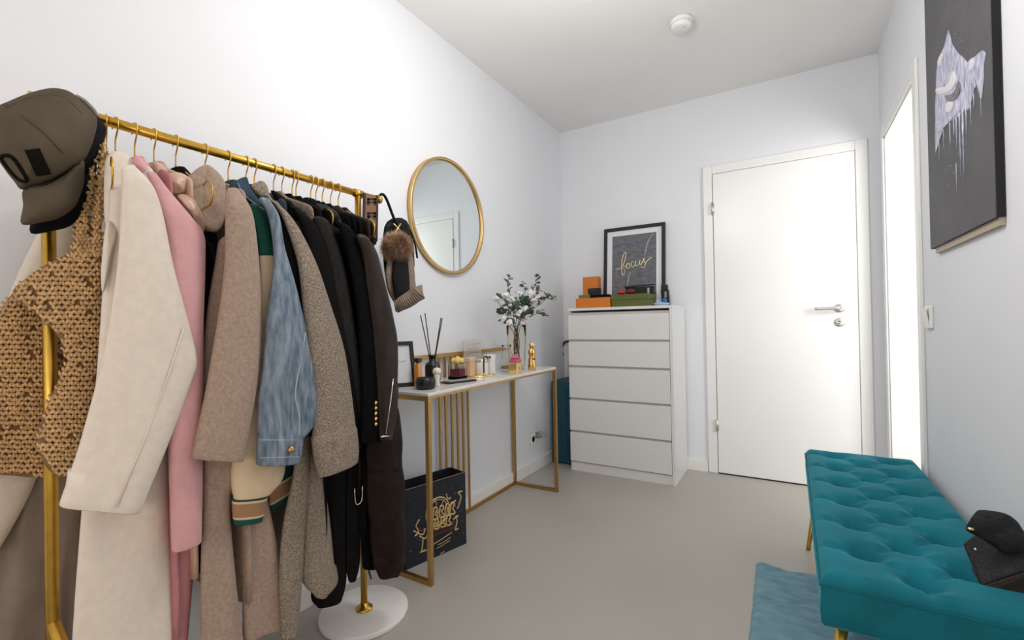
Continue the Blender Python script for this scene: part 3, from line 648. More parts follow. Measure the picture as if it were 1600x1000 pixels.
# ------------------------------------------------------------------ caps on the left end
def cap(name, du, dv, x0, m, label, letters):
    crown = [(-8, 170), (15, 158), (45, 146), (80, 138), (108, 143), (130, 160), (148, 178), (152, 192), (146, 220), (138, 240), (130, 252), (110, 268), (80, 284), (37, 297), (22, 284), (2, 258), (-14, 230), (-16, 195)]
    brim = [(37, 296), (70, 287), (100, 272), (129, 250), (132, 272), (130, 292), (118, 322), (95, 340), (70, 347), (34, 351), (36, 322)]
    sh = lambda P: [(u+du, v+dv) for u, v in P]
    t = thing(name, at(70+du, 351+dv, 0, x0), label, 'cap', 'caps hung on the rail end')
    pc = Pillow(sh(crown), x0, 0.075, tb=0.02, sub=4, centre=(68+du, 215+dv)); part('crown', pc.geo(14), m, t)
    pb = Pillow(sh(brim), x0+0.012, 0.030, tb=-0.022, sub=4, pw=2.6); part('brim', pb.geo(10), m, t)
    if letters:
        sm = [(14, 166), (40, 185), (70, 208), (95, 235), (116, 258)]
        part('panel_seam', tube(crom([pc.surf(u, v, 0.0005) for u, v in sm], 6), 0.0016, 6), m, t)
        part('panel_seam', tube(crom([pc.surf(u, v, 0.0) for u, v in ((14, 166), (50, 152), (85, 149), (110, 160), (128, 178))], 6), 0.0012, 6), m, t)
        part('button', ellipsoid(pc.surf(14, 166, 0.0), 0.005, 0.006, 0.006), m, t)
        part('brim_seam', tube(crom([pb.surf(u, v, 0.001) for u, v in ((40, 297), (72, 289), (100, 274), (125, 256))], 5), 0.0012, 6), M['olivedark'], t)
        V = [pc.surf(38+24*a+20*b*0.95, 235-3*a+41*b, 0.002) for b in [i/6 for i in range(7)] for a in [j/4 for j in range(5)]]
        Fq = [(i*5+j, i*5+j+1, i*5+j+6, i*5+j+5) for i in range(6) for j in range(4)]
        part('letter_patch', (V, Fq), M['olivedark'], t)
        part('letter_patch', tube(crom([pc.surf(u, v, 0.001) for u, v in ((2, 246), (14, 244), (24, 252), (36, 270), (42, 281), (36, 284), (26, 278), (12, 262))], 4, True), 0.0035, 6, True), M['olivedark'], t)
        part('back_strap', tube(crom([at(u, v, 0, x0+0.01) for u, v in ((118, 150), (132, 158), (146, 172), (152, 182))], 4), 0.004, 6, flat=0.5), M['plug'], t)
cap('baseball_cap', 0, 0, 0.300, M['olive'], 'olive baseball cap with dark lettering hung on the rail end', True)
cap('baseball_cap', 14, 14, 0.255, M['navy'], 'black baseball cap mostly hidden behind the olive cap', False)

# ------------------------------------------------------------------ straw bag
t = thing('straw_bag', at(70, 745, 0, 0.25), 'crocheted straw shoulder bag hanging around the left post', 'bag')
def crochet(pl, step=(9.6, 7.4), seed=1):
    rnd = random.Random(seed)
    us = [p.x for p in pl.o]; vs_ = [p.y for p in pl.o]; geos = []
    v = min(vs_); row = 0
    while v < max(vs_):
        u = min(us)+(row % 2)*step[0]/2
        while u < max(us):
            uu, vv = u+rnd.uniform(-1, 1), v+rnd.uniform(-0.8, 0.8)
            if inside_scale(pl.o, pl.c, uu, vv) < 0.98 and rnd.random() < 0.93:
                for sg in (-1, 1):
                    jx = rnd.uniform(-1.3, 1.3); a = pl.surf(uu+sg*5.2+jx, vv-4.0, 0.0); b = pl.surf(uu+sg*2.8, vv-0.6+jx, 0.0065); c = pl.surf(uu+sg*0.1-jx, vv+3.8, 0.0)
                    geos.append(tube([a, b, c], [0.0020, 0.0034, 0.0020], 5))
            u += step[0]
        v += step[1]; row += 1
    return join(*geos)
back = Pillow([(22, 455), (42, 478), (84, 515), (100, 560), (96, 640), (100, 735), (60, 746), (0, 742), (-60, 740), (-70, 640), (-30, 540)], 0.165, 0.02, tb=0.01, sub=3)
o = part('back_panel', back.geo(), M['strawdark'], t); s_ = part('stitches', crochet(back, seed=1), M['straw'], o); s_['kind'] = 'stuff'
front = Pillow([(20, 458), (40, 436), (75, 412), (120, 392), (158, 380), (160, 450), (159, 545), (148, 620), (132, 690), (108, 745), (84, 742), (64, 715), (62, 672), (80, 618), (100, 580), (104, 556), (86, 520), (50, 486)], 0.262, 0.03, tb=0.012, sub=3, centre=(118, 540), slope=(0.0003, 0))
o = part('front_panel', front.geo(12), M['strawdark'], t); s_ = part('stitches', crochet(front, seed=2), M['straw'], o); s_['kind'] = 'stuff'
for k, ol in enumerate(([(157, 226), (164, 236), (162, 300), (158, 370), (160, 400), (143, 402), (144, 350), (150, 290)], [(146, 236), (152, 250), (146, 310), (138, 345), (140, 380), (146, 402), (114, 410), (116, 372), (118, 345), (130, 310), (138, 270)])):
    hp = Pillow(ol, 0.275 if k == 0 else 0.268, 0.016, tb=0.008, sub=3)
    hnd = part('handle', hp.geo(5), M['strawdark'], t)
    s_ = part('stitches', crochet(hp, (7.0, 5.6), 4+k), M['straw'], hnd); s_['kind'] = 'stuff'
# ------------------------------------------------------------------ right end of the rail: handbag, hat
t = thing('handbag', at(620, 470, 0, 0.2), 'black handbag with a wide brown patterned strap on the rail end', 'handbag')
def quad_strip(pts, x, w0, th=0.003):
    R = []
    for (uL, vL, uR, vR) in pts:
        a, b = at(uL, vL, 0, x), at(uR, vR, 0, x)
        R.append([a, b, b-Vector((th, 0, 0)), a-Vector((th, 0, 0))])
    return rings(R)
ST = [(572, 303, 590, 306), (571, 330, 590, 332), (570, 352, 590, 352), (573, 380, 589, 379)]
sp = part('strap', quad_strip(ST, 0.245, 0), M['strapbrown'], t, False)
part('strap_edge', quad_strip([(568, 302, 572, 303), (567, 330, 571, 330), (567, 356, 570, 356)], 0.245, 0), M['strapdark'], sp, False)
part('strap_edge', quad_strip([(588, 305, 591, 306), (588, 332, 591, 332), (587, 378, 590, 378)], 0.246, 0), M['strapdark'], sp, False)
for v in (310, 332, 355, 372):          # pairs of F-like marks
    for u, sg in ((575, 1), (586, -1)):
        bars = []
        for (du, dv, lu, lv) in ((0, 0, 3.5, 11), (0, 0, 9 if sg == 1 else 6, 3), (0, 5, 6, 3)):
            u0 = u+du-(1 if sg == 1 else lu-2); p = [at(u0, v+dv, 0, 0.2465), at(u0+lu, v+dv+0.3, 0, 0.2465), at(u0+lu, v+dv+lv, 0, 0.2465), at(u0, v+dv+lv, 0, 0.2465)]
            bars.append((p+[q-Vector((0.001, 0, 0)) for q in p], [(0, 1, 2, 3), (4, 5, 6, 7), (0, 1, 5, 4), (1, 2, 6, 5), (2, 3, 7, 6), (3, 0, 4, 7)]))
        part('strap_mark', join(*bars), M['strapdark'], sp, False)
part('handle', tube(crom([at(u, v, 0, 0.215) for u, v in ((590, 310), (597, 304), (604, 312), (614, 338), (622, 356))], 6), 0.0055, 8), M['bleather'], t)
part('clasp', join(tube([at(615, 350, 0, 0.222), at(626, 362, 0, 0.222)], 0.003, 6), tube([at(626, 350, 0, 0.222), at(617, 364, 0, 0.222)], 0.003, 6)), M['goldbox'], t)
part('bag_body', loft_px([(600, 356, 640, 354), (598, 380, 646, 376), (600, 420, 646, 415), (606, 450, 644, 446)], 0.185, 0.04, wr=0.003, hollow=False), M['bleather'], t)
part('bag_tab', loft_px([(640, 395, 647, 393), (641, 417, 648, 415)], 0.185, 0.008, wr=0, hollow=False), M['bleather'], t)
part('shoulder_strap', tube(crom([at(u, v, 0, 0.20) for u, v in ((630, 352), (640, 360), (648, 380), (652, 404))], 5), 0.004, 6), M['bleather'], t)
t = thing('bobble_hat', at(640, 490, 0, 0.27), 'taupe knitted hat with a brown fur bobble below the handbag', 'hat')
part('hat_body', loft_px([(606, 405, 646, 405), (602, 430, 648, 430), (606, 455, 650, 448), (618, 478, 655, 458)], 0.265, 0.03, wr=0.003, hollow=False), M['knit'], t)
part('hat_panel', loft_px([(614, 410, 638, 410), (613, 440, 640, 440), (618, 468, 640, 456)], 0.285, 0.022, wr=0.002, hollow=False), M['bleather'], t)
cuffg = []
for k in range(13):
    f = k/12; u0, v0 = 617+f*27, 470-f*20; u1, v1 = 620+f*42, 487-f*22+4*math.sin(PI*f)
    b_ = 0.02*math.sin(PI*f)
    cuffg.append(tube([at(u0, v0, 0, 0.285+b_), at((u0+u1)/2, (v0+v1)/2+1, 0, 0.295+b_), at(u1, v1, 0, 0.29+b_)], 0.0048, 8))
cf = part('ribbed_cuff', loft_px([(616, 473, 646, 450), (621, 489, 664, 466)], 0.275, 0.02, sub=2, wr=0), M['knit'], t)
for gg in cuffg: part('rib', gg, M['knit'], cf)
pc = at(620.5, 387, 0, 0.28)
pom = part('bobble', ellipsoid(pc, 0.038, 0.042, 0.042, 16, 10, 0.1), M['fur'], t)
rnd = random.Random(5); gs = []
for k in range(2600):
    z = rnd.uniform(-1, 1); a = rnd.uniform(0, 2*PI); q = math.sqrt(1-z*z); d = Vector((q*math.cos(a), q*math.sin(a), z))
    jt = Vector((rnd.uniform(-.4, .4), rnd.uniform(-.4, .4), rnd.uniform(-.5, .2)))
    gs.append(tube([pc+d*0.034, pc+d*0.050+jt*0.005, pc+d*(0.060+0.010*rnd.random())+jt*0.018], [0.0009, 0.0007, 0.0001], 3))
s_ = part('fur', join(*gs), M['fur'], pom); s_['kind'] = 'stuff'

# ------------------------------------------------------------------ navy box bag under the table
A, B = Vector((0.145, 1.410, 0)), Vector((0.225, 1.728, 0)); al = (B-A).normalized(); nr = Vector((al.y, -al.x, 0)); HB = 0.332; DB = 0.115
t = thing('gift_bag', (A+B)/2-nr*DB/2, 'open navy paper gift bag with gold festive print under the table', 'bag')
L = B-A; up = Vector((0, 0, 1)); e = 0.003
part('front_panel', obox(A, L, -nr*e, up*HB), M['navybox'], t, False)
part('back_panel', obox(A-nr*DB, L, nr*e, up*HB), M['navybox'], t, False)
part('side_panel', obox(A-nr*e, al*e, -nr*(DB-2*e), up*HB), M['navybox'], t, False)
part('side_panel', obox(B-nr*e-al*e, al*e, -nr*(DB-2*e), up*HB), M['navybox'], t, False)
part('bottom_panel', obox(A-nr*e+al*e, L-al*2*e, -nr*(DB-2*e), up*e), M['navybox'], t, False)
part('paper_lining', obox(A-nr*e+al*e, L-al*2*e, -nr*0.002, up*(HB-0.012)), M['kraft'], t, False)
part('rim_edge', obox(A-nr*0.0035+up*(HB-0.001), L, nr*0.003, up*0.002), M['kraft'], t, False)
pp = thing('printed_design', (0, 0, 0)); pp.parent = t; pp.location = (0, 0, 0)
def bp(u, v, o=0.001): return at_plane(u, v, A+nr*o, nr)
def stroke(nm, pts, r, m, closed=False, sub=4):
    return part(nm, tube(crom([bp(u, v, 0.0004) for u, v in pts], sub, closed), r, 5, closed, 1.0), M[m], pp)
# ferris wheel
cw, rw_ = bp(684, 800), 0.062
wheel = [cw+al*(rw_*math.cos(a))+up*(rw_*math.sin(a)) for a in [2*PI*k/28 for k in range(28)]]
part('wheel_print', tube(wheel, 0.0036, 5, True), M['foil'], pp)
part('wheel_print', tube([cw+(p-cw)*0.84 for p in wheel], 0.0020, 5, True), M['foil'], pp)
for k in range(0, 28, 4): part('wheel_spoke', tube([cw, wheel[k]], 0.0016, 4), M['foil'], pp)
rnd = random.Random(11)
for base, h_, us in ((800, 18, (680, 690, 699, 707)), (817, 15, (672, 682, 692, 701))):       # lettering too blurred to read: gold loops
    for u in us:
        v = base-(u-690)*0.30
        stroke('lettering', [(u-4, v+h_*0.4), (u-2, v-h_*0.5), (u+3, v-h_*0.4), (u, v), (u+4, v+h_*0.35), (u-1, v+h_*0.5)], 0.0042, 'foil', True, 3)
for k in range(9):
    u = 681+k*3.4; v = 829-(u-681)*0.42
    stroke('carriage_print', [(u-1.6, v+3), (u+1.6, v-3)], 0.0030, 'redprint', False, 1); stroke('carriage_print', [(u-1.6, v+10), (u+1.6, v+5)], 0.0022, 'redprint', False, 1)
stroke('track_print', [(664, 862), (676, 852), (690, 843), (706, 832)], 0.0018, 'foil')
stroke('track_print', [(684, 852), (694, 847), (704, 840)], 0.0012, 'foil')
for q in ([(655, 812), (650, 822), (654, 832), (648, 838)], [(646, 830), (660, 836), (664, 826)], [(661, 840), (660, 852), (659, 862), (664, 860)], [(655, 838), (664, 842), (668, 834)], [(712, 806), (714, 816), (711, 828), (716, 826)], [(708, 812), (716, 806)], [(714, 796), (718, 786), (720, 776), (716, 770), (722, 768)], [(704, 790), (712, 782)], [(697, 772), (700, 780), (704, 778)], [(659, 862), (656, 864)]):
    stroke('figure_print', q, 0.0036, 'foil')
stroke('figure_print', [(650, 826), (656, 830), (662, 828)], 0.0030, 'redprint'); stroke('figure_print', [(715, 788), (719, 794)], 0.0030, 'redprint')
stroke('footer_print', [(682, 858), (692, 852), (703, 845)], 0.0013, 'foil'); stroke('footer_print', [(688, 866), (694, 862)], 0.0018, 'foil')
for k in range(34):
    u = rnd.uniform(640, 724); lo = 770-(u-632)*0.31; v = rnd.uniform(lo+6, lo+108)
    part('star_print', ellipsoid(bp(u, v, 0.0005), 0.0012, rnd.uniform(0.001, 0.0024), rnd.uniform(0.001, 0.0024), 6, 4), M[rnd.choice(('starprint', 'foil', 'starprint'))], pp)

# ------------------------------------------------------------------ things on the table
Z = TZ
# small frame
t = thing('photo_frame', (0.09, 1.46, Z), 'small black picture frame with white card standing on the marble table', 'picture frame')
BL, BR = Vector((0.048, 1.390, Z)), Vector((0.112, 1.528, Z)); TL_off = Vector((-0.036, 0.016, 0.195))
ex, ez = BR-BL, TL_off; ny = ex.cross(ez).normalized()
if ny.x < 0: ny = -ny
fw = 0.016
uu = ex.normalized(); ww = ez.normalized(); le, lz = ex.length, ez.length
for nm, p, a, b in (('frame_side', BL, uu*fw, ww*lz), ('frame_side', BR-uu*fw, uu*fw, ww*lz), ('frame_rail', BL+uu*fw, uu*(le-2*fw), ww*fw), ('frame_rail', BL+uu*fw+ww*(lz-fw), uu*(le-2*fw), ww*fw)):
    part(nm, obox(p, a, b, ny*0.012), M['matblack'], t, False)
part('card', obox(BL+uu*fw+ww*fw, uu*(le-2*fw), ww*(lz-2*fw), ny*0.004), M['paper'], t, False)
part('stand', obox(BL+uu*le*0.4-ny*0.012, uu*0.03, ww*0.10, ny*0.003), M['matblack'], t, False)
pf = BL+ny*0.0046
def cp(a, b): return pf+uu*(le*a)+ww*(lz*b)
wd = [(0.42, 0.56), (0.45, 0.63), (0.47, 0.56), (0.50, 0.535), (0.53, 0.56), (0.55, 0.575), (0.58, 0.54), (0.61, 0.575), (0.64, 0.54), (0.66, 0.575), (0.69, 0.54), (0.72, 0.575), (0.76, 0.56)]
part('lettering', tube(crom([cp(a, b) for a, b in wd], 4), 0.0011, 4), M['groove'], t)
# diffuser
c = Vector((0.165, 1.580, Z))
t = thing('reed_diffuser', c, 'black reed diffuser bottle with dark reed sticks', 'diffuser')
part('bottle', lathe(c, [(0, 0), (0.031, 0), (0.034, 0.004), (0.034, 0.085), (0.029, 0.097), (0.017, 0.104), (0.015, 0.127), (0, 0.127)], 24), M['black'], t)
part('neck_ring', lathe(c+Vector((0, 0, 0.127)), [(0.006, 0), (0.021, 0), (0.021, 0.006), (0.006, 0.006)], 24), M['black'], t)
for (u, v) in ((657, 493), (664, 490), (689, 497), (691, 498)):
    part('reed', tube([c+Vector((0, 0, 0.06)), at(u, v, 0, c.x + random.uniform(-0.01, 0.01))], 0.0023, 6), M['matblack'], t)
# black jar
c = Vector((0.222, 1.468, Z))
t = thing('candle_jar', c, 'low matt black jar at the near end of the table', 'jar')
part('jar_body', lathe(c, [(0, 0), (0.034, 0), (0.041, 0.006), (0.042, 0.030), (0.038, 0.046), (0.034, 0.048), (0.032, 0.040), (0, 0.040)], 28), M['black'], t)
part('wax', lathe(c+Vector((0, 0, 0.0402)), [(0, 0.001), (0.027, 0.001), (0.027, 0), (0, 0)], 24), M['groove'], t)
# perfume bottle
c = Vector((0.150, 1.503, Z))
t = thing('perfume_bottle', c, 'slim amber perfume bottle with dark cap behind the black jar', 'bottle')
bevel(part('bottle_body', box(c.x-0.012, c.x+0.012, c.y-0.014, c.y+0.014, Z, Z+0.098), M['amber'], t, False), 0.003)
part('collar', lathe(c+Vector((0, 0, 0.098)), [(0, 0), (0.009, 0), (0.009, 0.008), (0, 0.008)], 16), M['bottlegold'], t)
bevel(part('bottle_cap', box(c.x-0.011, c.x+0.011, c.y-0.012, c.y+0.012, Z+0.106, Z+0.125), M['black'], t, False), 0.002)
# ivory candle
c = Vector((0.232, 1.530, Z))
t = thing('sculpted_candle', c, 'ivory sculpted candle shaped like a bud on a stem', 'candle')
part('candle_stem', lathe(c, [(0, 0), (0.013, 0), (0.013, 0.010), (0.011, 0.03), (0.014, 0.048), (0.010, 0.060), (0, 0.060)], 18), M['wax'], t)
for k in range(6):
    a = 2*PI*k/6
    part('petal', ellipsoid(c+Vector((0.009*math.cos(a), 0.009*math.sin(a), 0.066+0.003*(k % 2))), 0.010, 0.010, 0.013, 10, 6), M['wax'], t)
part('bud', ellipsoid(c+Vector((0, 0, 0.072)), 0.011, 0.011, 0.013), M['wax'], t)
part('wick', tube([c+Vector((0, 0, 0.08)), c+Vector((0.001, 0.002, 0.10))], 0.0012, 5), M['starprint'], t)
# black tray
t = thing('tray', (0.245, 1.70, Z), 'small flat black tray with a printed pad beside the ivory candle', 'tray')
ta = Vector((0.225, 1.615, Z)); tu = Vector((0.045, 0.155, 0)); tv = Vector((-0.060, 0.018, 0))
bevel(part('tray_base', obox(ta, tu, tv, (0, 0, 0.008)), M['black'], t, False), 0.002)
bevel(part('pad', obox(ta+tu*0.08+tv*0.1+Vector((0, 0, 0.008)), tu*0.84, tv*0.8, (0, 0, 0.003)), M['plug'], t, False), 0.001)
# acrylic flower box
c = Vector((0.135, 1.800, Z))
t = thing('flower_box', c, 'clear acrylic box of yellow and burgundy preserved roses', 'flower box')
s2 = 0.034
for g_ in (box(c.x-s2, c.x+s2, c.y-s2, c.y-s2+0.002, Z, Z+0.075), box(c.x-s2, c.x+s2, c.y+s2-0.002, c.y+s2, Z, Z+0.075), box(c.x-s2, c.x-s2+0.002, c.y-s2+0.002, c.y+s2-0.002, Z, Z+0.075), box(c.x+s2-0.002, c.x+s2, c.y-s2+0.002, c.y+s2-0.002, Z, Z+0.075)):
    part('acrylic_wall', g_, M['glass'], t, False)
part('box_floor', box(c.x-s2+0.002, c.x+s2-0.002, c.y-s2+0.002, c.y+s2-0.002, Z, Z+0.016), M['blush'], t, False)
part('inner_drawer', box(c.x-0.026, c.x+0.026, c.y-0.026, c.y+0.026, Z+0.016, Z+0.048), M['burg'], t, False)
for k in range(7):
    a = 2*PI*k/6; r_ = 0.020 if k < 6 else 0
    part('rose', ellipsoid((c.x+r_*math.cos(a), c.y+r_*math.sin(a), Z+0.090+(0.008 if k == 6 else 0)), 0.014, 0.014, 0.014, 12, 8, 0.25, k), M['yellow'], t)
for k in range(3):
    part('bottle_neck', lathe((c.x+0.026, c.y-0.02+0.02*k, Z+0.052), [(0, 0), (0.005, 0), (0.005, 0.02), (0, 0.02)], 10), M['groove'], t)
# mirror tray + candle jars
t = thing('tray', (0.13, 1.955, Z), 'gold rimmed mirror tray under the white jar', 'tray')
tc = Vector((0.145, 1.955, Z))
part('tray_plate', lathe(tc, [(0, 0.0), (0.083, 0.0), (0.083, 0.003), (0, 0.003)], 40), M['mirror'], t)
part('tray_rim', lathe(tc, [(0.083, 0.0), (0.088, 0.0), (0.089, 0.007), (0.084, 0.008)], 40), M['goldbox'], t)
c = Vector((0.155, 1.980, Z+0.0035))
t = thing('lidded_jar', c, 'white ribbed jar with silver lid and black bow', 'jar')
part('jar_body', lathe(c, [(0, 0), (0.032, 0), (0.034, 0.004), (0.034, 0.062), (0.030, 0.068), (0, 0.068)], 30), M['marble'], t)
part('lid', lathe(c+Vector((0, 0, 0.068)), [(0, 0.016), (0.028, 0.016), (0.033, 0.012), (0.033, 0.0), (0, 0)], 30), M['silver'], t)
part('bow', join(tube(crom([c+Vector((0.03, -0.030, 0.090)), c+Vector((0.034, -0.012, 0.097)), c+Vector((0.036, 0.005, 0.086)), c+Vector((0.034, 0.022, 0.094)), c+Vector((0.028, 0.036, 0.086))], 4), 0.005, 6, flat=0.6), tube([c+Vector((0.030, -0.026, 0.088)), c+Vector((0.030, -0.026, 0.012))], 0.0035, 6)), M['black'], t)
c = Vector((0.112, 1.930, Z+0.0035))
t = thing('gift_box', c, 'blush cardboard box standing left of the white jar', 'box')
bevel(part('box_body', box(c.x-0.021, c.x+0.021, c.y-0.022, c.y+0.022, c.z, c.z+0.088), M['blush'], t, False), 0.002)
bevel(part('box_lid', box(c.x-0.023, c.x+0.023, c.y-0.024, c.y+0.024, c.z+0.070, c.z+0.092), M['blush'], t, False), 0.002)
c = Vector((0.125, 2.098, Z))
t = thing('gift_box', c, 'plain white box standing right behind the ribbed jar', 'box')
bevel(part('box_body', box(c.x-0.02, c.x+0.02, c.y-0.024, c.y+0.024, Z, Z+0.085), M['white'], t, False), 0.002)
bevel(part('box_lid', box(c.x-0.022, c.x+0.022, c.y-0.026, c.y+0.026, Z+0.070, Z+0.102), M['white'], t, False), 0.002)
t = thing('acrylic_sign', (0.06, 1.99, Z), 'upright frosted acrylic sign behind the white jar', 'sign')
SA, SB = Vector((0.062, 1.955, Z)), Vector((0.055, 2.125, Z)); su = SB-SA
bevel(part('sign_plate', obox(SA+Vector((0, 0, 0.004)), su, (-0.004, 0, 0), (-0.008, 0, 0.178)), M['acrylic'], t, False), 0.001)
part('sign_foot', obox(SA+su*0.1-Vector((0.018, 0, 0)), su*0.8, (0.034, 0, 0), (0, 0, 0.006)), M['acrylic'], t, False)
for k, (a, b, h_) in enumerate(((0.08, 0.92, 0.160), (0.22, 0.80, 0.138), (0.16, 0.84, 0.115))):
    part('engraved_line', tube([SA+su*a+Vector((-0.0035, 0, h_)), SA+su*b+Vector((-0.0035, 0, h_))], 0.0012, 4), M['kraft'], t)
# carafe
c = Vector((0.125, 2.275, Z))
t = thing('glass_carafe', c, 'clear glass carafe with a handle left of the vase', 'carafe')
part('glass_body', lathe(c, [(0.0, 0.0), (0.036, 0.0), (0.041, 0.006), (0.042, 0.04), (0.034, 0.085), (0.022, 0.12), (0.028, 0.145), (0.026, 0.145), (0.020, 0.12), (0.032, 0.085), (0.039, 0.04), (0.037, 0.008), (0, 0.006)], 32), M['glass'], t)
part('carafe_handle', tube(crom([c+Vector((0.02, -0.026, 0.125)), c+Vector((0.03, -0.055, 0.10)), c+Vector((0.03, -0.056, 0.06)), c+Vector((0.02, -0.036, 0.04))], 5), 0.004, 8), M['glass'], t)
part('dark_contents', lathe(c+Vector((0, 0, 0.0075)), [(0, 0), (0.034, 0), (0.036, 0.012), (0, 0.012)], 24), M['kraft'], t)
# vase
VC = Vector((0.205, 2.255, Z))
t = thing('glass_vase', VC, 'tall pale amber ribbed glass vase holding the bouquet', 'vase')
def rib_lathe(c, prof, n=48, amp=0.0016):
    R = []
    for r, h_ in prof: R.append([c+Vector(((r+amp*(k % 4 in (0, 1))*(r > 0.01))*math.cos(2*PI*k/n), (r+amp*(k % 4 in (0, 1))*(r > 0.01))*math.sin(2*PI*k/n), h_)) for k in range(n)])
    return rings(R)
part('vase_glass', rib_lathe(VC, [(0, 0), (0.040, 0), (0.046, 0.004), (0.048, 0.09), (0.052, 0.18), (0.055, 0.258), (0.0525, 0.258), (0.0495, 0.18), (0.045, 0.09), (0.043, 0.012), (0, 0.010)]), M['amberglass'], t)
# bouquet
t = thing('bouquet', VC+Vector((0, 0, 0.02)), 'bouquet of white roses and grey green eucalyptus in the vase', 'flowers')
def bq(u, v, dx=0.0): return at(u, v, 0, VC.x+dx)
flowers = [(788, 464, 1.25), (812, 459, 0.75), (829, 461, 1.25), (800, 468, 0.8), (819, 484, 1.15), (811, 490, 0.85), (787, 499, 0.85), (796, 504, 0.8), (817, 504, 1.2), (834, 470, 0.8), (776, 468, 0.8), (841, 465, 0.7)]
heads = []
leafV = []
def leaf_mesh(nm, m, L, Wd):
    V = [(0, 0, 0), (L*0.3, Wd*0.42, 0.002), (L*0.65, Wd*0.5, 0.004), (L, 0, 0.001), (L*0.65, -Wd*0.5, 0.004), (L*0.3, -Wd*0.42, 0.002), (L*0.3, 0, -0.001), (L*0.65, 0, 0.0)]
    Fq = [(0, 6, 1), (0, 5, 6), (6, 7, 2, 1), (6, 5, 4, 7), (7, 3, 2), (7, 4, 3)]
    n = len(V); V2 = V+[(x, y, z-0.0008) for x, y, z in V]
    return mesh_of(nm, V2, Fq+[tuple(i+n for i in reversed(f)) for f in Fq], m, True)
LM = [leaf_mesh('leaf', M['leaf'], 0.044, 0.034), leaf_mesh('leaf', M['leaf'], 0.034, 0.026), leaf_mesh('leaf', M['leaf2'], 0.030, 0.025), leaf_mesh('leaf', M['rust'], 0.026, 0.012)]
rnd = random.Random(3)
def place_leaf(p, k, d=None):
    o = bpy.data.objects.new('leaf', LM[k]); COL.objects.link(o); o.parent = t; o.location = p-t.location
    if d is None: o.rotation_euler = (rnd.uniform(-0.9, 0.9), rnd.uniform(-1.2, 0.6), rnd.uniform(0, 2*PI))
    else: o.rotation_euler = d
def fl_mesh(seed, m):
    r2 = random.Random(seed); gs = [ellipsoid((0, 0, 0.002), 0.011, 0.011, 0.011, 10, 6)]
    for k in range(6):
        a = 2*PI*k/6+r2.uniform(-.2, .2); gs.append(ellipsoid((0.012*math.cos(a), 0.012*math.sin(a), r2.uniform(-.003, .005)), 0.010, 0.010, 0.009, 8, 5, 0.2, k))
    return mesh_of('flower', *join(*gs), m)
FM = [fl_mesh(1, M['petal']), fl_mesh(2, M['petal'])]
stems = []
for i, (u, v, s_) in enumerate(flowers):
    p = bq(u, v, rnd.uniform(0.0, 0.05)); o = bpy.data.objects.new('flower', FM[i % 2]); COL.objects.link(o); o.parent = t; o.location = p-t.location
    o.scale = (s_*1.15,)*3; o.rotation_euler = (rnd.uniform(-.6, .6), rnd.uniform(0, 1.2), rnd.uniform(0, 6)); stems.append(p)
sprays = [[(812, 500), (800, 470), (793, 444), (795, 434)], [(812, 500), (788, 470), (776, 462)], [(812, 500), (826, 470), (836, 445), (838, 432)], [(812, 500), (845, 470), (858, 462), (866, 470)], [(815, 500), (835, 492), (848, 490), (854, 494)], [(812, 500), (820, 460), (817, 444)], [(812, 500), (835, 465), (843, 450)], [(812, 500), (795, 490), (782, 488)], [(812, 500), (838, 480), (856, 465)]]
for i, sp_ in enumerate(sprays):
    P = crom([bq(u, v, 0.015*math.sin(i*1.7+j)) for j, (u, v) in enumerate(sp_)], 5)
    part('stem', tube(P, 0.0013, 5), M['stem'], t); stems.append(P[0])
    for j, p in enumerate(P):
        if j > 3:
            place_leaf(p+Vector((rnd.uniform(-.004, .004), rnd.uniform(-.006, .006), 0)), rnd.choice((1, 2, 2)) if i not in (5,) or j < 9 else 3)
for k in range(95):
    u = rnd.gauss(809, 17); v = rnd.gauss(482, 12)
    if 776 < u < 846 and 456 < v < 504: place_leaf(bq(u, v, rnd.uniform(-0.05, 0.03)), rnd.choice((0, 0, 1, 2)))
for u, v in ((817, 446), (819, 442), (843, 450), (842, 454)): place_leaf(bq(u, v, 0.02), 3)
for i, p in enumerate(stems[:14]):
    a = i*2.4; part('stem', tube(crom([VC+Vector((0.020*math.cos(a), 0.020*math.sin(a), 0.03)), VC+Vector((0.012*math.cos(a+2), 0.012*math.sin(a+2), 0.20)), p-Vector((0, 0, 0.004))], 5), 0.0016, 5), M['stem'], t)
# gold cube with pink top
c = Vector((0.283, 2.105, Z))
t = thing('trinket_box', c, 'square pale gold perfume box with a pink faceted top', 'box')
q = 0.0265
bevel(part('box_body', box(c.x-q, c.x+q, c.y-q, c.y+q, Z, Z+0.060), M['goldbox'], t, False), 0.003)
bevel(part('shoulder', box(c.x-q+0.002, c.x+q-0.002, c.y-q+0.002, c.y+q-0.002, Z+0.060, Z+0.078), M['pinkgem'], t, False), 0.003)
part('pink_top', lathe(c+Vector((0, 0, 0.078)), [(0, 0), (0.022, 0), (0.027, 0.008), (0.010, 0.024), (0, 0.026)], 8), M['pinkgem'], t, smooth=False)
part('emblem', lathe(c+Vector((q, 0, 0.032)), [(0, 0.0015), (0.006, 0.001), (0.007, 0), (0, 0)], 14, axis='x'), M['kraft'], t)
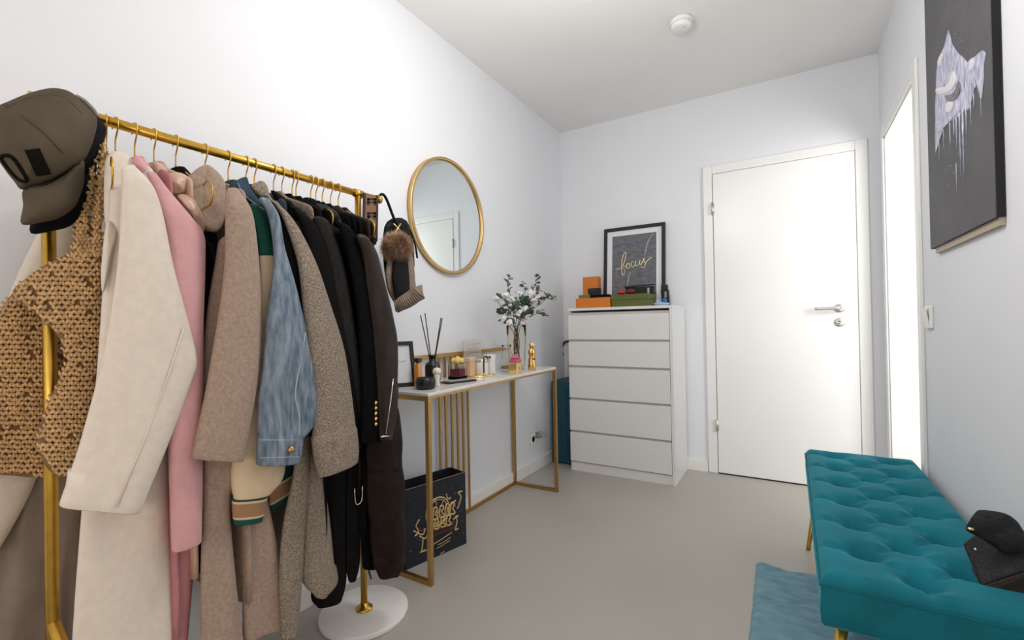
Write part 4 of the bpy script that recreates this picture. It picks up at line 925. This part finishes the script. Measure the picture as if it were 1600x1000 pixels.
# gold figure bottle
c = Vector((0.265, 2.325, Z))
t = thing('figure_bottle', c, 'gold torso shaped bottle on the right of the vase', 'bottle')
part('bottle_body', rings([[c+Vector((1.25*rx*math.cos(2*PI*k/20), 1.25*ry*math.sin(2*PI*k/20), 1.1*h_)) for k in range(20)] for rx, ry, h_ in ((0.001, 0.001, 0), (0.016, 0.019, 0.0), (0.018, 0.023, 0.02), (0.016, 0.022, 0.045), (0.012, 0.015, 0.065), (0.016, 0.021, 0.085), (0.017, 0.024, 0.100), (0.010, 0.014, 0.112), (0.007, 0.007, 0.118), (0.001, 0.001, 0.118))]), M['bottlegold'], t)
part('bottle_cap', lathe(c+Vector((0, 0, 0.1295)), [(0, 0), (0.015, 0), (0.017, 0.004), (0.017, 0.020), (0.011, 0.028), (0, 0.028)], 18), M['goldbox'], t)
part('label_band', lathe(c+Vector((0, 0, 0.060)), [(0.0, 0), (0.021, 0), (0.021, 0.006), (0, 0.006)], 18), M['leather'], t)

# ------------------------------------------------------------------ things on the dresser
Z = DH
t = thing('framed_print', (0.6, 3.29, Z), 'black framed slate print reading focus on the white dresser', 'picture')
FX0, FX1, FH = 0.362, 0.806, 0.592
yb, ytp = 3.270, 3.322
ex = Vector((FX1-FX0, 0, 0)); ez = Vector((0, ytp-yb, FH)); p0 = Vector((FX0, yb, Z+0.001)); ux = Vector((1, 0, 0)); uz = ez.normalized(); nf = Vector((0, -uz.z, uz.y)); fw = 0.024; lz = ez.length; le = ex.length
for nm, p, a, b in (('frame_side', p0, ux*fw, uz*lz), ('frame_side', p0+ux*(le-fw), ux*fw, uz*lz), ('frame_rail', p0+ux*fw, ux*(le-2*fw), uz*fw), ('frame_rail', p0+ux*fw+uz*(lz-fw), ux*(le-2*fw), uz*fw)):
    bevel(part(nm, obox(p, a, b, nf*0.018), M['matblack'], t, False), 0.002)
part('mount_card', obox(p0+ux*fw+uz*fw, ux*(le-2*fw), uz*(lz-2*fw), nf*0.006), M['paper'], t, False)
mg = fw+0.038
pr = part('print', obox(p0+ux*mg+uz*mg+nf*0.006, ux*(le-2*mg), uz*(lz-2*mg), nf*0.001), M['slate'], t, False)
pn = p0+nf*0.0072
def fp(u, v): return at_plane(u, v, pn, nf)
part('vein', tube(crom([fp(u, v) for u, v in ((1020, 366), (1012, 380), (1009, 392), (1007, 402))], 5), [0.002+0.003*math.sin(PI*i/15) for i in range(16)], 5, flat=0.3), M['vein'], pr)
part('vein', tube(crom([fp(u, v) for u, v in ((985, 425), (982, 436), (980.5, 448), (980, 456))], 5), [0.002+0.0035*math.sin(PI*(i/15)**0.7) for i in range(16)], 5, flat=0.3), M['vein'], pr)
for pts in ([(963, 421), (970, 420), (975, 411), (978, 398), (976.5, 395), (973, 402), (971.5, 416), (972, 428), (974, 430.5), (976, 424), (974.5, 418), (979, 416)],
            [(981, 412), (978.5, 416), (980, 420), (983.5, 418), (983, 413), (981, 412), (986, 414)],
            [(990, 409.5), (987, 410), (986, 415), (988.5, 418), (992, 415)],
            [(993, 408), (992.5, 414), (995, 416), (998.5, 412), (1000, 406.5), (999.5, 413), (1002, 414.5)],
            [(1001, 415), (1004.5, 408.5), (1007, 403.5), (1006, 407.5), (1008.2, 412), (1007.4, 417), (1004, 418.8), (1001.5, 417)],
            [(1008.2, 411.5), (1012.5, 407), (1018, 402.5)]):
    part('lettering', tube(crom([fp(u, v) for u, v in pts], 5), 0.0046, 6, flat=0.5), M['goldink'], pr)
def lidbox(name, x0, x1, y0, y1, z0, h_, m, label, lid=0.4, cat='box', g_=0.002, group=None):
    t = thing(name, ((x0+x1)/2, (y0+y1)/2, z0), label, cat, group)
    bevel(part('box_body', box(x0+g_, x1-g_, y0+g_, y1-g_, z0, z0+h_-0.003), m, t, False), 0.0015)
    bevel(part('lid', box(x0, x1, y0, y1, z0+h_*(1-lid), z0+h_), m, t, False), 0.0015)
    return t
lidbox('gift_box', 0.268, 0.515, 2.965, 3.14, Z, 0.068, M['orange'], 'flat bright orange box at the front left of the dresser', 0.97)
t_ = lidbox('shoe_box', 0.519, 0.770, 2.970, 3.165, Z, 0.082, M['oliveg'], 'olive green lidded box beside the flat orange box', 0.42, g_=0.004)
lidbox('gift_box', 0.275, 0.360, 3.0, 3.09, Z+0.0685, 0.024, M['bgreen'], 'small green box lying on the flat orange box', 0.5)
lidbox('gift_box', 0.235, 0.350, 3.18, 3.25, Z, 0.235, M['orange'], 'upright orange box behind the flat orange one', 0.75)
lidbox('gift_box', 0.308, 0.392, 3.092, 3.135, Z+0.0685, 0.075, M['navybox'], 'small navy black box leaning before the upright orange box', 0.45)
t = thing('leather_pouch', (0.42, 3.04, Z+0.0685), 'flat black leather pouch lying on the orange box', 'pouch')
bevel(part('pouch_body', box(0.365, 0.505, 2.985, 3.085, Z+0.0685, Z+0.084), M['bleather'], t, False), 0.005)
bevel(part('flap', box(0.37, 0.50, 2.980, 3.03, Z+0.084, Z+0.089), M['bleather'], t, False), 0.002)
t = thing('ribbon_bundle', (0.59, 3.03, Z+0.083), 'crumpled red ribbon lying on the green box', 'ribbon')
part('ribbon_loop', ellipsoid((0.575, 3.02, Z+0.0975), 0.028, 0.022, 0.0145, 14, 8, 0.3, 2), M['red'], t)
part('ribbon_loop', ellipsoid((0.632, 3.04, Z+0.101), 0.030, 0.022, 0.018, 14, 8, 0.3, 5), M['dred'], t)
t = thing('jewellery_case', (0.66, 3.11, Z+0.083), 'flat black case lying open on the green box', 'case')
bevel(part('case_lid', obox((0.565, 3.115, Z+0.135), (0.2, -0.005, 0.006), (0, 0.05, 0.006), (0, 0, 0.009)), M['black'], t, False), 0.002)
bevel(part('case_base', box(0.57, 0.76, 3.13, 3.16, Z+0.083, Z+0.137), M['black'], t, False), 0.002)
part('clip', box(0.728, 0.742, 3.098, 3.112, Z+0.0835, Z+0.125), M['silver'], t, False)
c = Vector((0.822, 3.215, Z))
t = thing('perfume_bottle', c, 'tall black bottle on the right of the framed print', 'bottle')
bevel(part('bottle_body', obox(c-Vector((0.026, 0.014, 0)), (0.052, 0, 0), (0, 0.028, 0), (-0.006, 0, 0.115)), M['black'], t, False), 0.004)
bevel(part('bottle_cap', box(c.x-0.030, c.x+0.014, c.y-0.012, c.y+0.012, Z+0.115, Z+0.148), M['black'], t, False), 0.003)
part('label', box(c.x-0.006, c.x+0.008, c.y-0.0155, c.y-0.0145, Z+0.06, Z+0.10), M['plug'], t, False)
c = Vector((0.805, 3.125, Z))
t = thing('plastic_packet', c, 'pale blue and white crumpled plastic packet by the black bottle', 'packet')
part('packet_base', ellipsoid(c+Vector((0, 0, 0.0145)), 0.055, 0.03, 0.0135, 18, 8, 0.35, 3), M['bluew'], t)
part('packet_fold', ellipsoid(c+Vector((0.028, 0, 0.034)), 0.016, 0.012, 0.02, 12, 8, 0.3, 8), M['blue'], t)
part('packet_fold', ellipsoid(c+Vector((-0.02, 0.004, 0.030)), 0.014, 0.012, 0.012, 12, 8, 0.3, 9), M['bluew'], t)

# behind the dresser
t = thing('suitcase', (0.105, 3.17, 0), 'teal suitcase standing in the corner beside the dresser', 'suitcase')
bevel(part('shell', box(0.030, 0.190, 3.03, 3.31, 0.006, 0.600), M['teal'], t, False), 0.015, 3)
for x in (0.07, 0.15): part('rib', box(x-0.006, x+0.006, 3.026, 3.034, 0.06, 0.55), M['teal'], t, False)
for x in (0.06, 0.16): part('foot', lathe((x, 3.06, 0), [(0, 0), (0.01, 0), (0.01, 0.01), (0, 0.01)], 10), M['black'], t)
t = thing('umbrella', (0.11, 3.2, 0.6), 'black umbrella with curved handle standing behind the suitcase', 'umbrella')
part('handle', tube(crom([at(u, v, 1, 3.322) for u, v in ((879.5, 556), (878, 545), (881, 537), (886, 534), (891, 538), (892, 560), (892, 590), (892, 603))], 5), 0.008, 8), M['black'], t)
part('canopy', tube([at(892, 575, 1, 3.322), at(892, 590, 1, 3.322), at(891, 606, 1, 3.322), at(891, 690, 1, 3.325)], [0.010, 0.016, 0.014, 0.008], 10), M['matblack'], t)

# ------------------------------------------------------------------ painting
t = thing('canvas_painting', (W, 1.87, 1.26), 'tall dark grey canvas painting with dripping lavender paint on the right wall', 'painting')
PYA, PYB, PZ0, PZ1, PXF = 1.597, 2.212, 1.264, 2.24, 1.980
part('canvas', box(PXF, PXF+0.002, PYA, PYB, PZ0, PZ1), M['canvas'], t, False)
part('stretcher_edge', box(PXF+0.002, W-0.002, PYA, PYB, PZ0, PZ1), M['canvasside'], t, False)
part('gap_shade_strip', box(W-0.012, W-0.001, PYA+0.005, PYB-0.03, PZ0-0.02, PZ0), mat('beige_gap_shade', (0.5, 0.42, 0.33), 0.7), t, False)  # not a batten: beige strip painting the wall shade under the canvas
def daub(poly, th, m, nm='paint_stroke', sub=2, centre=None):
    pl = Pillow(poly, PXF-0.0005, -th, tb=-0.0005, sub=sub, centre=centre); part(nm, pl.geo(4), M[m], t)
daub([(1482, 46), (1487, 66), (1498, 84), (1512, 98), (1508, 130), (1502, 150), (1490, 170), (1476, 186), (1464, 200), (1461, 190), (1464, 145), (1462, 140), (1463, 110), (1466, 92), (1475, 72)], 0.003, 'lav', centre=(1484, 120))
daub([(1512, 96), (1524, 88), (1534, 79), (1541, 84), (1538, 100), (1537, 130), (1533, 160), (1529, 135), (1524, 138), (1518, 160), (1512, 175), (1506, 160), (1508, 120)], 0.003, 'lav', centre=(1520, 118))
daub([(1462, 146), (1480, 150), (1500, 148), (1512, 128), (1512, 158), (1505, 178), (1490, 188), (1474, 200), (1466, 226), (1461, 240), (1461, 190)], 0.002, 'lav', centre=(1484, 168))
daub([(1464, 200), (1480, 184), (1500, 162), (1506, 168), (1490, 185), (1472, 204), (1463, 212)], 0.004, 'lav')
daub([(1462, 138), (1472, 138), (1480, 131), (1484, 119), (1489, 108), (1494, 112), (1495, 126), (1490, 139), (1480, 147), (1463, 148)], 0.006, 'pwhite', centre=(1486, 135))
daub([(1472, 150), (1484, 148), (1493, 138), (1497, 122), (1502, 130), (1500, 148), (1491, 159), (1478, 159)], 0.005, 'pgrey', centre=(1490, 150))
daub([(1514, 97), (1522, 92), (1522, 104), (1513, 116)], 0.0035, 'pwhite'); daub([(1476, 160), (1490, 158), (1488, 172), (1478, 178)], 0.0035, 'pwhite'); daub([(1464, 98), (1470, 84), (1474, 86), (1468, 106)], 0.0035, 'pwhite')
for u, v0, v1, r_ in ((1467, 195, 250, 2.0), (1463, 190, 235, 1.5), (1474, 190, 232, 1.2), (1484, 180, 240, 1.6), (1490, 172, 222, 1.6), (1494, 170, 234, 1.8), (1499, 160, 275, 1.6), (1504, 158, 285, 2.2), (1509, 150, 232, 1.4), (1516, 130, 195, 1.8), (1521, 130, 170, 1.5), (1532, 120, 182, 1.6), (1494, 255, 300, 0.8)):
    P = [at(u+0.02*(v-v0), v, 0, PXF-0.0006) for v in (v0, v0+(v1-v0)*0.5, v1)]
    part('paint_drip', tube(P, [0.0011*r_*1.6, 0.0011*r_, 0.0007], 6, flat=1.0), M['lav'], t)
rnd = random.Random(21)
for k in range(26):
    u = rnd.uniform(1492, 1518) if k < 16 else rnd.uniform(1470, 1500); v = rnd.uniform(50, 85) if k < 16 else rnd.uniform(230, 290)
    part('paint_fleck', ellipsoid(at(u, v, 0, PXF-0.0006), 0.0008, rnd.uniform(0.0008, 0.003), rnd.uniform(0.0008, 0.0022), 6, 4), M['pgrey' if k < 12 else 'lav'], t)
for u in (1487, 1494): part('paint_fleck', ellipsoid(at(u, 1, 0, PXF-0.0006), 0.0008, 0.008, 0.0015, 8, 4), M['pgrey'], t)

# ------------------------------------------------------------------ tufted bench
BX0, BX1, BY0, BY1, BZ0, BZT = 1.590, 1.975, 1.292, 2.515, 0.302, 0.422
t = thing('tufted_bench', ((BX0+BX1)/2, (BY0+BY1)/2, 0), 'teal velvet bench with button tufted seat and gold legs by the wall', 'bench')
rows = [2.435, 2.245, 2.048, 1.850, 1.660, 1.470]; mids = [2.340, 2.150, 1.955, 1.752, 1.558, 1.375]
btn = [(x, y_) for y_ in rows for x in (1.692, 1.880)]+[(1.785, y_) for y_ in mids]
segs = []
for i, (x, y_) in enumerate(btn):
    for j in range(i):
        x2, y2 = btn[j]
        if 0.05 < abs(x-x2) < 0.14 and abs(y_-y2) < 0.14: segs.append((x, y_, x2, y2))
    if x < 1.7: segs.append((x, y_, BX0+0.01, y_))
    if x > 1.87: segs.append((x, y_, BX1-0.01, y_))
segs += [(1.785, mids[-1], 1.785, BY0+0.01)]
def seat_h(x, y_):
    d1 = min((x-BX0), (BX1-x), (y_-BY0), (BY1-y_)); rr = 0.030
    edge = 0.0 if d1 > rr else rr-math.sqrt(max(0, rr*rr-(rr-max(d1, 0))**2))
    z = BZT+0.006-edge
    dent = 0
    for bx_, by_ in btn:
        q = ((x-bx_)**2+(y_-by_)**2)
        if q < 0.02: dent = max(dent, 0.050*math.exp(-q/(2*0.025**2)))
    cr = 0
    for (xa_, ya_, xb_, yb_) in segs:
        if min(ya_, yb_)-0.08 < y_ < max(ya_, yb_)+0.08:
            ux_, uy_ = xb_-xa_, yb_-ya_; tt = max(0, min(1, ((x-xa_)*ux_+(y_-ya_)*uy_)/(ux_*ux_+uy_*uy_+1e-9)))
            q = (x-xa_-tt*ux_)**2+(y_-ya_-tt*uy_)**2
            cr = max(cr, 0.015*math.exp(-q/(2*0.011**2)))
    return z-max(dent, cr)*min(1, max(0, d1)/0.03)
NX, NY = 84, 232
V = []; Fq = []
for i in range(NX+1):
    fx = 0.5-0.5*math.cos(PI*i/NX)*(0.35)-0.65*(0.5-i/NX); x = BX0+(BX1-BX0)*max(0, min(1, fx))
    for j in range(NY+1):
        fy = j/NY; fy = fy-0.03*math.sin(2*PI*fy)/ (2*PI) ; y_ = BY0+(BY1-BY0)*fy
        V.append((x, y_, seat_h(x, y_)))
for i in range(NX):
    for j in range(NY):
        a = i*(NY+1)+j; Fq.append((a, a+1, a+NY+2, a+NY+1))
edge = [i*(NY+1) for i in range(NX)]+[NX*(NY+1)+j for j in range(NY)]+[i*(NY+1)+NY for i in range(NX, 0, -1)]+[j for j in range(NY, 0, -1)]
k0 = len(V); ne = len(edge)
def ringat(z, out):
    s_ = len(V)
    for q in edge:
        x, y_, _ = V[q]; cx_, cy_ = (BX0+BX1)/2, (BY0+BY1)/2
        dx = -out if abs(x-BX0) < 1e-6 else out if abs(x-BX1) < 1e-6 else 0; dy = -out if abs(y_-BY0) < 1e-6 else out if abs(y_-BY1) < 1e-6 else 0
        V.append((x+dx, y_+dy, z))
    return s_
r1 = ringat(BZT-0.032, 0.001); r2 = ringat((BZ0+BZT)/2-0.02, 0.004); r3 = ringat(BZ0+0.012, 0.002); r4 = ringat(BZ0, -0.008)
prev = edge
for r_ in (r1, r2, r3, r4):
    cur = [r_+q for q in range(ne)]
    for q in range(ne): Fq.append((prev[q], prev[(q+1) % ne], cur[(q+1) % ne], cur[q]))
    prev = cur
Fq.append(tuple(prev))
seat = part('seat', (V, Fq), M['velvet'], t)
bb = ellipsoid((0, 0, 0), 0.009, 0.009, 0.005, 12, 6); bme = mesh_of('tuft_button', *bb, M['velvet'])
for bx_, by_ in btn:
    o = bpy.data.objects.new('tuft_button', bme); COL.objects.link(o); o.parent = seat; o.location = Vector((bx_, by_, seat_h(bx_, by_)+0.001))-t.location
part('piping', tube([(BX0-0.003, BY0-0.003, BZT-0.022), (BX1+0.003, BY0-0.003, BZT-0.022), (BX1+0.003, BY1+0.003, BZT-0.022), (BX0-0.003, BY1+0.003, BZT-0.022)], 0.003, 6, True), M['velvet'], seat)
for sx in (0, 1):
    for sy in (0, 1):
        x = BX0+0.045 if sx == 0 else BX1-0.045; y_ = BY0+0.06 if sy == 0 else BY1-0.07
        dx = -0.047 if sx == 0 else 0.03; dy = -0.02 if sy == 0 else -0.03 if sx == 0 else 0.02
        part('leg', tube([(x, y_, BZ0-0.001), (x+dx*0.9, y_+dy*0.9, 0.03), (x+dx, y_+dy, 0.0)], [0.013, 0.009, 0.009], 14), M['gold'], t)
        lg = part('leg_plate', lathe((x, y_, BZ0-0.004), [(0, 0), (0.026, 0), (0.026, 0.004), (0, 0.004)], 20), M['gold'], t)

# rug
def rug():
    x0, x1, y0, y1 = 1.400, 1.95, 1.10, 2.165; nx, ny = 110, 210; V = []; Fq = []
    for i in range(nx+1):
        for j in range(ny+1):
            x = x0+(x1-x0)*i/nx; y_ = y0+(y1-y0)*j/ny
            q = Vector((x*9+noise.noise(Vector((x*5, y_*5, 0)))*1.2, y_*26-x*10, 0))
            z = 0.016+0.011*noise.noise(q)+0.005*noise.noise(q*2.3)
            dd = min(i, nx-i)/3; de = min(j, ny-j)/3; z *= min(1, 0.25+0.75*min(1, min(dd, de)))
            V.append((x+0.006*noise.noise(Vector((0, y_*9, 3)))*(1-i/nx)+0.012*(y1-y_), y_+0.012*noise.noise(Vector((x*8, 0, 7)))*(j/ny), max(z, 0.002)))
    for i in range(nx):
        for j in range(ny):
            a = i*(ny+1)+j; Fq.append((a, a+1, a+ny+2, a+ny+1))
    ed = [i*(ny+1) for i in range(nx)]+[nx*(ny+1)+j for j in range(ny)]+[i*(ny+1)+ny for i in range(nx, 0, -1)]+[j for j in range(ny, 0, -1)]
    s_ = len(V)
    for q in ed: V.append((V[q][0], V[q][1], 0.0))
    n = len(ed)
    for q in range(n): Fq.append((ed[q], ed[(q+1) % n], s_+(q+1) % n, s_+q))
    Fq.append(tuple(s_+q for q in range(n)))
    return V, Fq
o = part('rug', rug(), M['rug']); props(o, 'fluffy blue rug on the floor beneath the teal bench', 'rug')

# handbag on the bench
t = thing('clutch_bag', (1.93, 1.45, 0.43), 'black pebbled leather flap bag lying on the teal bench', 'handbag')
def slab(px_top, z_or_x, thv, m, nm, ax, rnd_=0.004):
    pts = [at(u, v, ax, z_or_x) for u, v in px_top]
    thv = Vector(thv); n = len(pts)
    V = pts+[p+thv for p in pts]
    Fq = [tuple(range(n)), tuple(range(2*n-1, n-1, -1))]+[(i, (i+1) % n, n+(i+1) % n, n+i) for i in range(n)]
    return bevel(part(nm, (V, Fq), M[m], t, False), rnd_, 3)
# body: upright trapezoid, its broad face toward the room
bl = Vector((1.893, 1.412, 0.431)); 
fr = [at(1505, 852, 1, 1.470), at(1524, 838, 1, 1.468), at(1560, 858, 1, 1.44), at(1640, 868, 1, 1.40), at(1640, 880, 1, 1.395), at(1532, 916, 1, 1.405)]
n = len(fr); bk = [p+Vector((0.02, 0.060, -0.02)) for p in fr]
bevel(part('bag_face', (fr+[p+Vector((0.002, 0.012, 0)) for p in fr], [tuple(range(n)), tuple(range(2*n-1, n-1, -1))]+[(i, (i+1) % n, n+(i+1) % n, n+i) for i in range(n)]), M['bagleather'], t, False), 0.003, 2)
un_ = [at(1532, 916, 1, 1.406), at(1640, 880, 1, 1.396), at(1640, 920, 1, 1.40), at(1560, 932, 1, 1.40), at(1546, 929, 1, 1.402)]
n = len(un_)
bevel(part('bag_base', (un_+[p+Vector((0.004, 0.09, 0.0)) for p in un_], [tuple(range(n)), tuple(range(2*n-1, n-1, -1))]+[(i, (i+1) % n, n+(i+1) % n, n+i) for i in range(n)]), M['bagbrown'], t, False), 0.004, 2)
pl = Pillow([(1509, 828), (1514, 815), (1523, 802), (1532, 797), (1560, 800), (1578, 806), (1592, 818), (1604, 834), (1640, 850), (1640, 864), (1590, 866), (1568, 865), (1550, 853), (1525, 838)], 1.425, -0.016, tb=-0.012, ax=1, sub=3, centre=(1565, 830), pw=4)
fl = part('flap', pl.geo(8, lump=0.003, lf=60), M['bagleather'], t)
part('stud', ellipsoid(pl.surf(1517, 827, -0.002), 0.0062, 0.003, 0.0035, 12, 6), M['goldbox'], fl)
part('stud', ellipsoid(at(1524, 859, 1, 1.452), 0.003, 0.003, 0.004, 10, 6), M['silver'], t)
